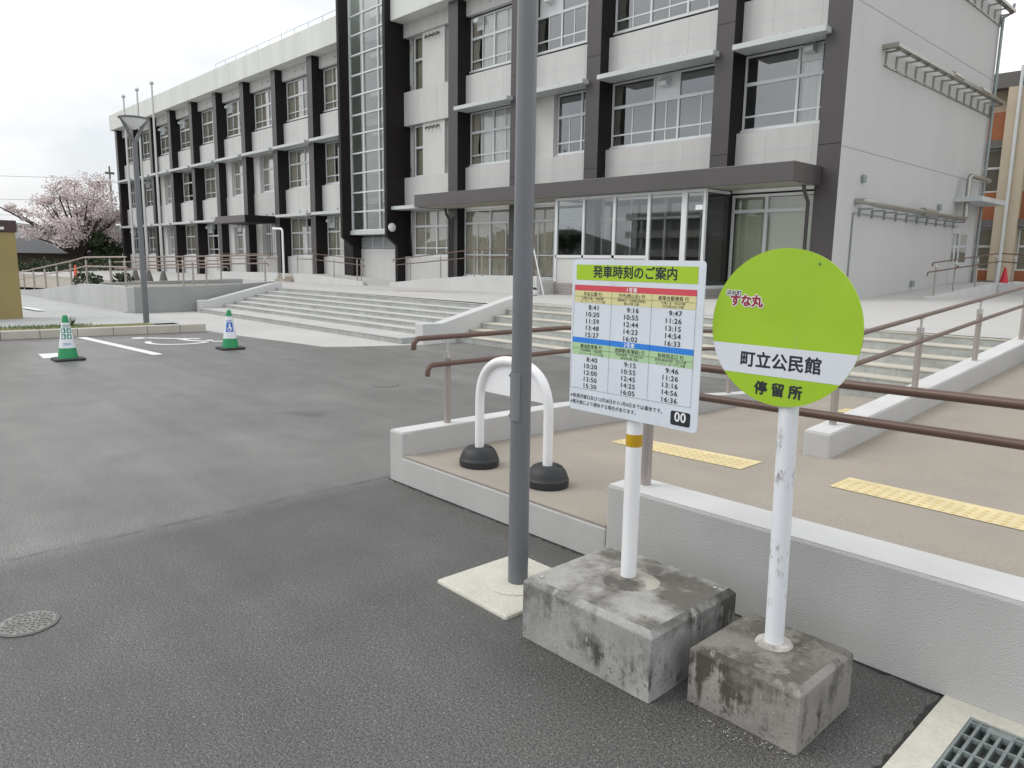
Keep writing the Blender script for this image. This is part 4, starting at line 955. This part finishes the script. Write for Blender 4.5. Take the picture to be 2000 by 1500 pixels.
b = MB(); x0, x1, y0, y1 = -.715, .12, 2.02, 2.879; gx0, gx1, gy0, gy1 = -.610, .02, 2.12, 2.80
for a in ((x0, x1, y0, gy0), (x0, x1, gy1, y1), (x0, gx0, gy0, gy1), (gx1, x1, gy0, gy1)): b.box(*a, -.2, .006)
b.build('frame', M['pad'], G)
MB().box(gx0 - .02, gx1 + .02, gy0 - .02, gy1 + .02, -.31, -.3).build('pit', M['pit'], G)
b = MB(); k = 0
b.box(gx0 + .001, gx1 - .001, gy0 + .001, gy0 + .012, -.05, .003); b.box(gx0 + .001, gx1 - .001, gy1 - .012, gy1 - .001, -.05, .003); b.box(gx0 + .001, gx0 + .01, gy0 + .012, gy1 - .012, -.05, .003); b.box(gx1 - .01, gx1 - .001, gy0 + .012, gy1 - .012, -.05, .003)
x = gx0 + .03
while x < gx1 - .02: b.box(x, x + .0095, gy0 + .012, gy1 - .012, -.045, .001); x += .0335
y = gy0 + .06
while y < gy1 - .03: b.box(gx0 + .01, gx1 - .01, y, y + .008, -.014, .0028); y += .098
b.build('grating', M['galv'], G)
MB().box(gx0 + .06, gx0 + .135, gy1 - .05, gy1 - .018, -.02, .0035).build('grating_tab', M['galv'], G)
def strip(pts, wd, z=.004):
    b = MB(); P = [Vector((x, y, 0)) for x, y in pts]; vs_ = []
    for i, p in enumerate(P):
        d = (P[min(i + 1, len(P) - 1)] - P[max(i - 1, 0)]).normalized(); n_ = Vector((-d.y, d.x, 0)) * wd / 2
        vs_ += [(p + n_).to_tuple()[:2] + (z,), (p - n_).to_tuple()[:2] + (z,)]
    b.add(vs_, [(2 * i, 2 * i + 1, 2 * i + 3, 2 * i + 2) for i in range(len(P) - 1)]); return b
struct(strip([(-15.75, 3.63), (-12.30, 3.90)], .16).build('parking_line', M['line']))
struct(strip([(-13.42, 2.61), (-12.80, 2.56)], .26).build('parking_line', M['line']))
struct(strip([(-24.5, 4.3), (-22.9, 4.4)], .2, .065).build('parking_line', M['line']))
wb = strip([(-14.95, 4.56), (-14.72, 4.76), (-14.5, 5.0), (-14.28, 5.3)], .13)
arc = [(-14.02 + .5 * math.cos(a) * 1.0, 4.82 + .52 * math.sin(a)) for a in [R(-125 + 15 * k) for k in range(15)]]
for extra in (strip(arc, .11), strip([(-14.45, 4.98), (-14.1, 5.02), (-13.85, 5.15), (-13.5, 5.52), (-13.35, 5.45)], .12)): wb.add(extra.v, extra.f)
wb.add(*[[( -15.0 + .13 * math.cos(R(30 * k)), 4.42 + .13 * math.sin(R(30 * k)), .004) for k in range(12)], [tuple(range(12))]])
struct(wb.build('wheelchair_marking', M['line']))
# faded disabled bay mark on the terrace
for (pts, wd, mt) in (([(-20.6, 12.9), (-19.6, 15.9)], .22, 'ochre2'), ([(-19.0, 12.9), (-18.8, 16.5)], .2, 'ochre2'), ([(-19.9, 12.75), (-19.1, 13.3)], .18, 'line'), ([(-19.6, 14.2), (-19.3, 15.6)], .18, 'line')):
    if 'ochre2' not in M: M['ochre2'] = mat('faded_yellow_paint', (.50, .40, .22), .8, .2, 3)
    st_ = strip(pts, wd); st_.v = [(x, y, tz(x, y) + .02) for x, y, z in st_.v]; struct(st_.build('terrace_marking', M[mt]))
# asphalt seam: slightly sunken joint between two laid lanes
seam = []
for k in range(40):
    y = -2.5 + k * .14; seam.append((pw(y, [(-2.5, -4.5), (.56, -4.39), (1.05, -4.42), (1.58, -4.34), (2.07, -4.26), (3, -4.23)]) + random.uniform(-.012, .012), y))
M['seam'] = mat('asphalt_seam_tar', (.060, .058, .055), .9, .3, 30, .3, 200)
edge = MB(); prev = None
M['edge'] = mat('dark_asphalt_edge', (.028, .027, .025), .95, .4, 25, .4, 160)  # thin irregular dark strip where the asphalt meets the wall and drain
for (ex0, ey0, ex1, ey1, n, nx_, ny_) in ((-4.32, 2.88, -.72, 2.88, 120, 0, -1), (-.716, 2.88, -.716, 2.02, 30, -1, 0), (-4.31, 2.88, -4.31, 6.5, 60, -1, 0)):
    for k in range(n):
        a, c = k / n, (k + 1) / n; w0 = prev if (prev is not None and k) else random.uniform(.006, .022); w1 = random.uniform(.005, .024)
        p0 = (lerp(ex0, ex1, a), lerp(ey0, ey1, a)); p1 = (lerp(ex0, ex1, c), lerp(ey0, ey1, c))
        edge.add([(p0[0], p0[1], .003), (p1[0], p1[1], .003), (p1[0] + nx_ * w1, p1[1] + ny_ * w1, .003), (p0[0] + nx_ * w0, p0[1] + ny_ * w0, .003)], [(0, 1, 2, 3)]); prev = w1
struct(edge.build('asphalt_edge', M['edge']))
sf = MB()
for k in range(85):
    u = random.random(); x = lerp(-1.25, -.80, u) + random.gauss(0, .02); y = lerp(2.09, 2.13, u) - .03 * math.sin(u * 9) + random.gauss(0, .022); q = random.uniform(.001, .0032)
    sf.add([(x + q * random.uniform(.5, 1.4) * math.cos(R(72 * j)), y + q * math.sin(R(72 * j)), .0035) for j in range(5)], [(0, 1, 2, 3, 4)])
gr = MB()
for k in range(420):
    x = random.uniform(-6, -.75); y = random.uniform(.2, 2.84) if random.random() < .55 else 2.85 - abs(random.gauss(0, .10))
    if (-2.75 < x < -1.39 and 1.98 < y < 2.65) or (-1.36 < x < -.9 and 2.12 < y < 2.58): continue
    q = random.uniform(.0012, .0034); gr.add([(x + q, y, .001), (x - q * .6, y + q * .9, .001), (x - q * .5, y - q, .001), (x + q * .1, y, .001 + q * 1.3)], [(0, 1, 3), (1, 2, 3), (2, 0, 3)])
g = gr.build('loose_grit', mat('loose_grit', (.26, .25, .23), .9, .5, 40)); g['kind'] = 'stuff'
struct(sf.build('chalk_scuff', mat('chalk_mark', (.48, .48, .47), .9)))
# ------------------------------------------------------------------ traffic cones
def conepatch(b, c, r0, z0, r1, z1, a0, a1, push):
    n = 10; vs_ = []
    for r, z in ((r0, z0), (r1, z1)):
        for k in range(n + 1): a = lerp(a0, a1, k / n); vs_.append((c[0] + (r + push) * math.cos(a), c[1] + (r + push) * math.sin(a), c[2] + z))
    b.add(vs_, [(k, k + 1, n + 2 + k, n + 1 + k) for k in range(n)])
def cone(loc, label, m, H=.66, badge=None, group=None, rb=.135, base='black', rz=0):
    t = thing('traffic_cone', label, 'traffic cone', loc, group); x, y, z = loc
    def rad(h): return lerp(rb, .032, (h - .03) / (H - .03))
    MB().lathe([(rb, .03), (.032, H - .01), (.02, H), (.0, H)][:3], loc, 28).build('cone_body', m, t, True)
    s = .20; MB().prism([(x - s, y - s + .05), (x - s + .05, y - s), (x + s - .05, y - s), (x + s, y - s + .05), (x + s, y + s - .05), (x + s - .05, y + s), (x - s + .05, y + s), (x - s, y + s - .05)], 'z', z, z + .035).build('base', M[base], t, bevel=.01)
    if badge:
        b = MB(); zs0, zs1 = .185, .555
        b.lathe([(rad(zs0) + .002, zs0), (rad(zs1) + .002, zs1)], loc, 28); sl_ = b.build('sleeve', M['sleeve'], t, True)
        va = math.atan2(-y, -x)
        def rect(u0, u1, h0, h1, mt, push=.004, nm='badge'):
            b = MB(); rr0, rr1 = rad(h0), rad(h1); conepatch(b, loc, rr0, h0, rr1, h1, va + u0 / rr0 if False else va + u0 / ((rr0 + rr1) / 2), va + u1 / ((rr0 + rr1) / 2), push); return b.build(nm, M[mt], sl_)
        if badge == 'blue':
            rect(-.055, .055, .30, .45, 'icon_blue'); rect(-.012, .012, .405, .435, 'ink_white', .006, 'icon'); rect(-.008, .02, .35, .40, 'ink_white', .006, 'icon')
            bb = MB()
            for k in range(20):
                a0_ = R(360 * k / 20); a1_ = R(360 * (k + 1) / 20); q = []
                for a_, rr in ((a0_, .036), (a1_, .036), (a1_, .025), (a0_, .025)):
                    u = rr * math.cos(a_); h = .348 + rr * math.sin(a_); rd = rad(h) + .0065; q.append((x + rd * math.cos(va + u / rd), y + rd * math.sin(va + u / rd), z + h))
                bb.add(q, [(0, 1, 2, 3)])
            bb.build('icon', M['ink_white'], sl_)
            rect(-.05, .05, .48, .49, 'icon_blue', .004, 'print'); rect(-.05, .05, .455, .465, 'icon_blue', .004, 'print')
        else:
            for u in (-.038, .038):
                for h in (.32, .405):
                    rect(u - .030, u + .030, h, h + .07, 'icon_green'); rect(u - .008, u + .008, h + .045, h + .06, 'ink_white', .006, 'icon'); rect(u - .014, u + .012, h + .012, h + .04, 'ink_white', .006, 'icon')
            rect(-.05, .05, .49, .50, 'icon_green', .004, 'print'); rect(-.05, .05, .515, .525, 'icon_green', .004, 'print'); rect(-.05, .05, .25, .256, 'icon_blue', .004, 'print'); rect(-.05, .05, .232, .238, 'icon_blue', .004, 'print')
    return t
cone((-12.45, 2.68, .0), 'green traffic cone whose white sleeve shows four dark green icons', M['green'], .665, 'green', 'green traffic cones')
cone((-12.40, 5.10, .0), 'green traffic cone with a blue wheelchair badge, in front of the wide steps', M['green'], .665, 'blue', 'green traffic cones')
cone((-38, 8.75, .30), 'small orange traffic cone far behind the left terrace railing', M['orange'], .78, None, None, .11)
cone((-7.72, 32.2, .97), 'red traffic cone by the railing in front of the orange and beige building', M['crimson'], .62, None, None, .15)
cc = cone((-17.35, 16.75, tz(-17.35, 16.75)), 'red and white traffic cone half hidden behind the grey lamp post', M['orange'], .72, None)
MB().lathe([(.118, .1), (.085, .32)], (-17.35, 16.75, tz(-17.35, 16.75)), 24).build('sleeve', M['sleeve'], cc, True)
# folding A-frame stand with a sand bag behind the lamp post
zb_ = tz(-16.9, 17.1)
A = thing('folding_stand', 'white folding A-frame stand on the terrace, half hidden by the grey lamp post', 'stand', (-17.2, 17, zb_))
for dx, dy, in ((0, 0), (-.35, -.28)):
    for s_ in (-1, 1): MB().tube([(-17.05 + dx + s_ * .28, 17.05 + dy + s_ * .28 * .4, zb_), (-17.12 + dx, 17.0 + dy, zb_ + 1.5)], .022, 8).build('leg', M['white_pl'], A, True)
MB().box(-17.5, -17.08, 16.72, 17.02, zb_ + .55, zb_ + .58).build('shelf', M['white_pl'], A)
b = MB().lathe([(.05, 0), (.17, .03), (.2, .1), (.16, .18), (.06, .23)], (-17.0, 16.92, zb_), 16)
b.v = [(x + random.uniform(-.015, .015), y, z) for x, y, z in b.v]
bag = b.build('sandbag', [M['sand']], None, True); tag(bag, 'white sandbag with a dark tie lying at the foot of the folding stand', 'sandbag')
bag['_o'] = (0, 0, 0); MB().lathe([(.09, .16), (.12, .2), (.05, .27)], (-16.98, 16.92, zb_), 12).build('tie', M['black'], bag, True)
# ------------------------------------------------------------------ left: sand coloured sign wall
W = thing('sign_wall', 'sand coloured freestanding wall with a dark brown cap at the left edge', 'wall', (-20.5, 2, 0))
MB().box(-20.75, -20.18, .2, 3.50, -.1, 2.02).build('body', M['beige'], W, bevel=.015)
MB().box(-20.78, -20.15, .17, 3.53, 2.022, 2.28).build('cap', M['brown'], W, bevel=.01)
MB().box(-20.15, -20.11, 2.2, 3.28, 2.07, 2.13).box(-20.15, -20.11, 2.2, 3.15, 2.14, 2.18).build('metal_letter_plate', M['steel'], W)
# flagpoles
def flagpole(x, y, label, ht):
    z = .55; t = thing('flagpole', label, 'flagpole', (x, y, z), 'bare flagpoles')
    MB().tube([(x, y, z), (x, y, z + 3.5), (x, y, ht)], [.062, .05, .03], 12).build('pole', M['pole_alu'], t, True)
    MB().lathe([(.03, -.05), (.075, .0), (.075, .04), (.03, .09)], (x, y, ht), 12).build('finial', M['pole_alu'], t, True)
    MB().lathe([(.17, 0), (.15, .1), (.07, .42), (.06, .44)], (x, y, z - .03), 12).build('base', M['visor'], t, True)
    MB().tube([(x + .07, y - .02, z + .9), (x + .06, y - .02, ht - .1)], .006, 5).build('halyard', M['white_pl'], t)
flagpole(-32.8, 9.71, 'leftmost of three bare flagpoles, its base left of the thin street lamp', 7.67)
flagpole(-31.7, 9.88, 'middle of three bare flagpoles, just right of the thin street lamp', 7.79)
flagpole(-30.6, 10.07, 'rightmost and tallest looking of the three bare flagpoles', 7.89)
# white bent pipe by the small entrance
tag(MB().tube([(-36.9, 18.2, .45), (-36.9, 18.2, 2.86), (-36.95, 18.2, 2.97), (-37.05, 18.2, 3.02), (-38.0, 18.2, 3.05)], .055, 10).build('bent_pipe', M['white_pl'], None, True), 'white inverted L shaped pipe standing at the steps under the small canopy', 'pipe')
# ------------------------------------------------------------------ background left
def leafcloud(b, c, rad, n, size, flat=1.):
    for i in range(n):
        while True:
            p = Vector((random.uniform(-1, 1), random.uniform(-1, 1), random.uniform(-1, 1)))
            if p.length < 1 and p.length > .25 * random.random(): break
        p = Vector((c[0] + p.x * rad, c[1] + p.y * rad, c[2] + p.z * rad * flat)); s = size * random.uniform(.6, 1.4)
        u = Vector((random.gauss(0, 1), random.gauss(0, 1), random.gauss(0, 1))).normalized(); v = u.orthogonal().normalized()
        b.add([p + u * s, p + v * s * .7, p - u * s * .8, p - v * s * .7], [(0, 1, 2, 3)])
def tree(name, label, cat, base, limbs, mt, n, size, crad, group=None):
    t = thing(name, label, cat, base, group); bx, by, bz = base; b = MB(); cr = MB()
    b.tube([(bx, by, bz), (bx + .15, by, bz + limbs[0][0][2] * .45), (bx + .3, by + .1, bz + limbs[0][0][2] * .8)], [.42, .32, .2], 10)
    for (end, r) in limbs:
        e = Vector((bx + end[0], by + end[1], bz + end[2])); s = Vector((bx + .1, by, bz + min(1.6, end[2] * .4))); m_ = (s + e) / 2 + Vector((0, 0, .35))
        b.tube([s, m_, e], [.16, .09, .02], 6)
        for k in range(5):
            q = m_.lerp(e, random.uniform(.1, 1)); q2 = q + Vector((random.uniform(-1.3, 1.3), random.uniform(-1.3, 1.3), random.uniform(-.1, 1.4))) * r * .7
            b.tube([q, (q + q2) / 2 + Vector((0, 0, .1)), q2], [.05, .03, .012], 5)
            leafcloud(cr, q2, crad * r * random.uniform(.55, 1.), n, size, .7)
        leafcloud(cr, e, crad * r, n * 2, size, .75)
    b.build('trunk', M['bark'], t, True); cr.build('crown', mt, t); return t
random.seed(21)
limbs = []
for k in range(30):
    a = random.uniform(0, 6.28); q = random.uniform(.2, 1) ** .6; limbs.append(((math.cos(a) * 3.6 * q, math.sin(a) * 3.7 * q + .3, random.uniform(2.8, 10.2 - 4.2 * q)), random.uniform(.7, 1.2)))
limbs += [((-.8, -5.0, 5.6), .45), ((-.6, -7.2, 6.6), .28), ((.5, -4.0, 3.4), .7)]
tree('cherry_tree', 'cherry tree in pale pink blossom left of the long building', 'tree', (-76, 18.0, -.3), limbs, M['blossom'], 84, .078, .95)
limbs = [((random.uniform(-1.4, 1.4), random.uniform(-1.6, 1.6), random.uniform(.8, 3.4)), random.uniform(.5, .8)) for k in range(14)]
tree('evergreen_shrub', 'dark green bushy tree beside the left end of the long building', 'tree', (-75.5, 20.2, -.4), limbs, M['leaf'], 70, .12, .95)
for k, (x, y, s_, lab) in enumerate(((-64, 8.6, 1.0, 'low dark hedge bush below the tiled roof, nearest the sand coloured wall'), (-64, 11.2, 1.1, 'dark hedge bush directly under the cherry tree'), (-66, 14.0, 1.25, 'dark hedge bush at the foot of the cherry trunk'), (-68, 17.2, 1.2, 'dark hedge bush touching the left end of the long building'))):
    h = MB()
    for j in range(26): leafcloud(h, (x + random.uniform(-.8, .8) * s_, y + random.uniform(-1.7, 1.7) * s_, .30 + random.uniform(-.5, .45) * s_), .5 * s_, 60, .09)
    ob = h.build('hedge_bush', M['leaf']); tag(ob, lab, 'bush', 'dark hedge bushes')
h = MB()
for j in range(9): leafcloud(h, (-26.4 + random.uniform(-.5, .5), 6.9 + random.uniform(-.7, .7), .78 + random.uniform(-.1, .08)), .22, 90, .045)
tag(h.build('low_shrub', M['leaf']), 'low dark shrub growing just behind the top of the left retaining wall', 'bush')
def hiproof(b, x0, x1, y0, y1, z, h, ov):
    a = [(x0 - ov, y0 - ov, z), (x1 + ov, y0 - ov, z), (x1 + ov, y1 + ov, z), (x0 - ov, y1 + ov, z)]; my = (y0 + y1) / 2; mx_ = (x0 + x1) / 2; w_ = min(x1 - x0, y1 - y0) / 2
    rg = [(mx_, y0 + w_, z + h), (mx_, y1 - w_, z + h)]
    b.add(a + rg, [(0, 1, 4), (1, 2, 5, 4), (2, 3, 5), (3, 0, 4, 5), (3, 2, 1, 0)])
Hh = thing('tiled_house', 'low dark house with a grey hipped tile roof under the blossom', 'house', (-84, 15, -2))
MB().box(-87, -80, 11.5, 19.5, -2, 1.6).build('wall', M['house2'], Hh)
b = MB(); hiproof(b, -87, -80, 11.5, 19.5, 1.6, 1.5, .8); b.build('roof', M['roof'], Hh)
for y in (12.6, 15.2, 17.8): MB().box(-79.99, -79.95, y - .5, y + .5, -.2, 1.1).build('window', M['visor'], Hh)
Hw = thing('white_house', 'pale two storey house beyond the sand coloured wall', 'house', (-112, 19, -2))
MB().box(-118, -110, 17.0, 23.0, -2.2, 4.9).build('wall', M['house'], Hw)
b = MB(); hiproof(b, -118, -110, 17, 23, 4.9, .5, .4); b.build('roof', M['roof'], Hw)
for y in (20.0, 20.7): MB().box(-109.99, -109.94, y - .16, y + .16, 1.6, 2.7).build('window', M['visor'], Hw)
Hg = thing('grey_house', 'dark roofed house half hidden behind the cherry blossom', 'house', (-104, 24, -2))
MB().box(-108, -100, 22.2, 30, -2.2, 4.0).build('wall', M['house'], Hg)
b = MB(); hiproof(b, -108, -100, 22.2, 30, 4.0, 2.2, .8); b.build('roof', M['roof'], Hg)
Up = thing('utility_pole', 'concrete utility pole rising behind the cherry tree with overhead wires', 'utility pole', (-100, 27.5, -2))
MB().tube([(-100, 27.5, -2), (-100, 27.5, 12.0)], [.16, .09], 10).build('pole', M['visor'], Up, True)
MB().tube([(-100, 27.0, 11.2), (-100, 28.0, 11.2)], .14, 8).build('transformer', M['visor'], Up, True)
for z in (10.6, 8.1, 6.4): 
    b = MB(); b.tube([(-100, 27.5 - 60 * k / 12, z - 1.2 * (1 - (2 * k / 12 - 1) ** 2) + .02 * k) for k in range(13)], .018, 5); b.build('wire', M['visor'], Up)
# ------------------------------------------------------------------ what the glass mirrors, behind the camera
b = MB(); n = 60; vs_ = []
for k in range(n + 1):
    x = -420 + 14 * k; h = 16 + 13 * math.sin(k * .31) + 7 * math.sin(k * .83 + 1) + 3 * math.sin(k * 1.9)
    vs_ += [(x, -210, -3), (x, -250, max(5, h * .5) * .75), (x, -300, max(8, h * .62) * 1.05), (x, -420, -3)]
b.add(vs_, [(4 * k + j, 4 * k + 4 + j, 4 * k + 5 + j, 4 * k + 1 + j) for k in range(n) for j in range(3)]); struct(b.build('hills', M['hill'], None, True))
P_ = thing('apartment_block', 'plain concrete apartment block across the road, mirrored in the entrance glass', 'building', (-70, -62, 0))
MB().box(-80, -62, -74, -64, -.2, 9.2).build('wall', M['conc_block'], P_)
for k in range(3):
    MB().box(-80.2, -61.8, -64, -62.6, 2.6 + k * 3.0, 3.7 + k * 3.0).build('balcony', M['conc_block'], P_)
    for j in range(5): MB().box(-79 + j * 3.5, -76.8 + j * 3.5, -63.99, -63.9, 1 + k * 3.0, 2.9 + k * 3.0).build('window', M['apt_glass'], P_)
random.seed(5)
for k, x in enumerate((-104, -96, -89, -83)):
    limbs = [((random.uniform(-2, 2), random.uniform(-2, 2), random.uniform(2.5, 6.5)), random.uniform(.9, 1.4)) for j in range(9)]
    tree('roadside_tree', 'dark evergreen tree across the road behind the viewer', 'tree', (x, -52, 0), limbs, M['leaf'], 28, .22, 1.2, 'roadside trees')
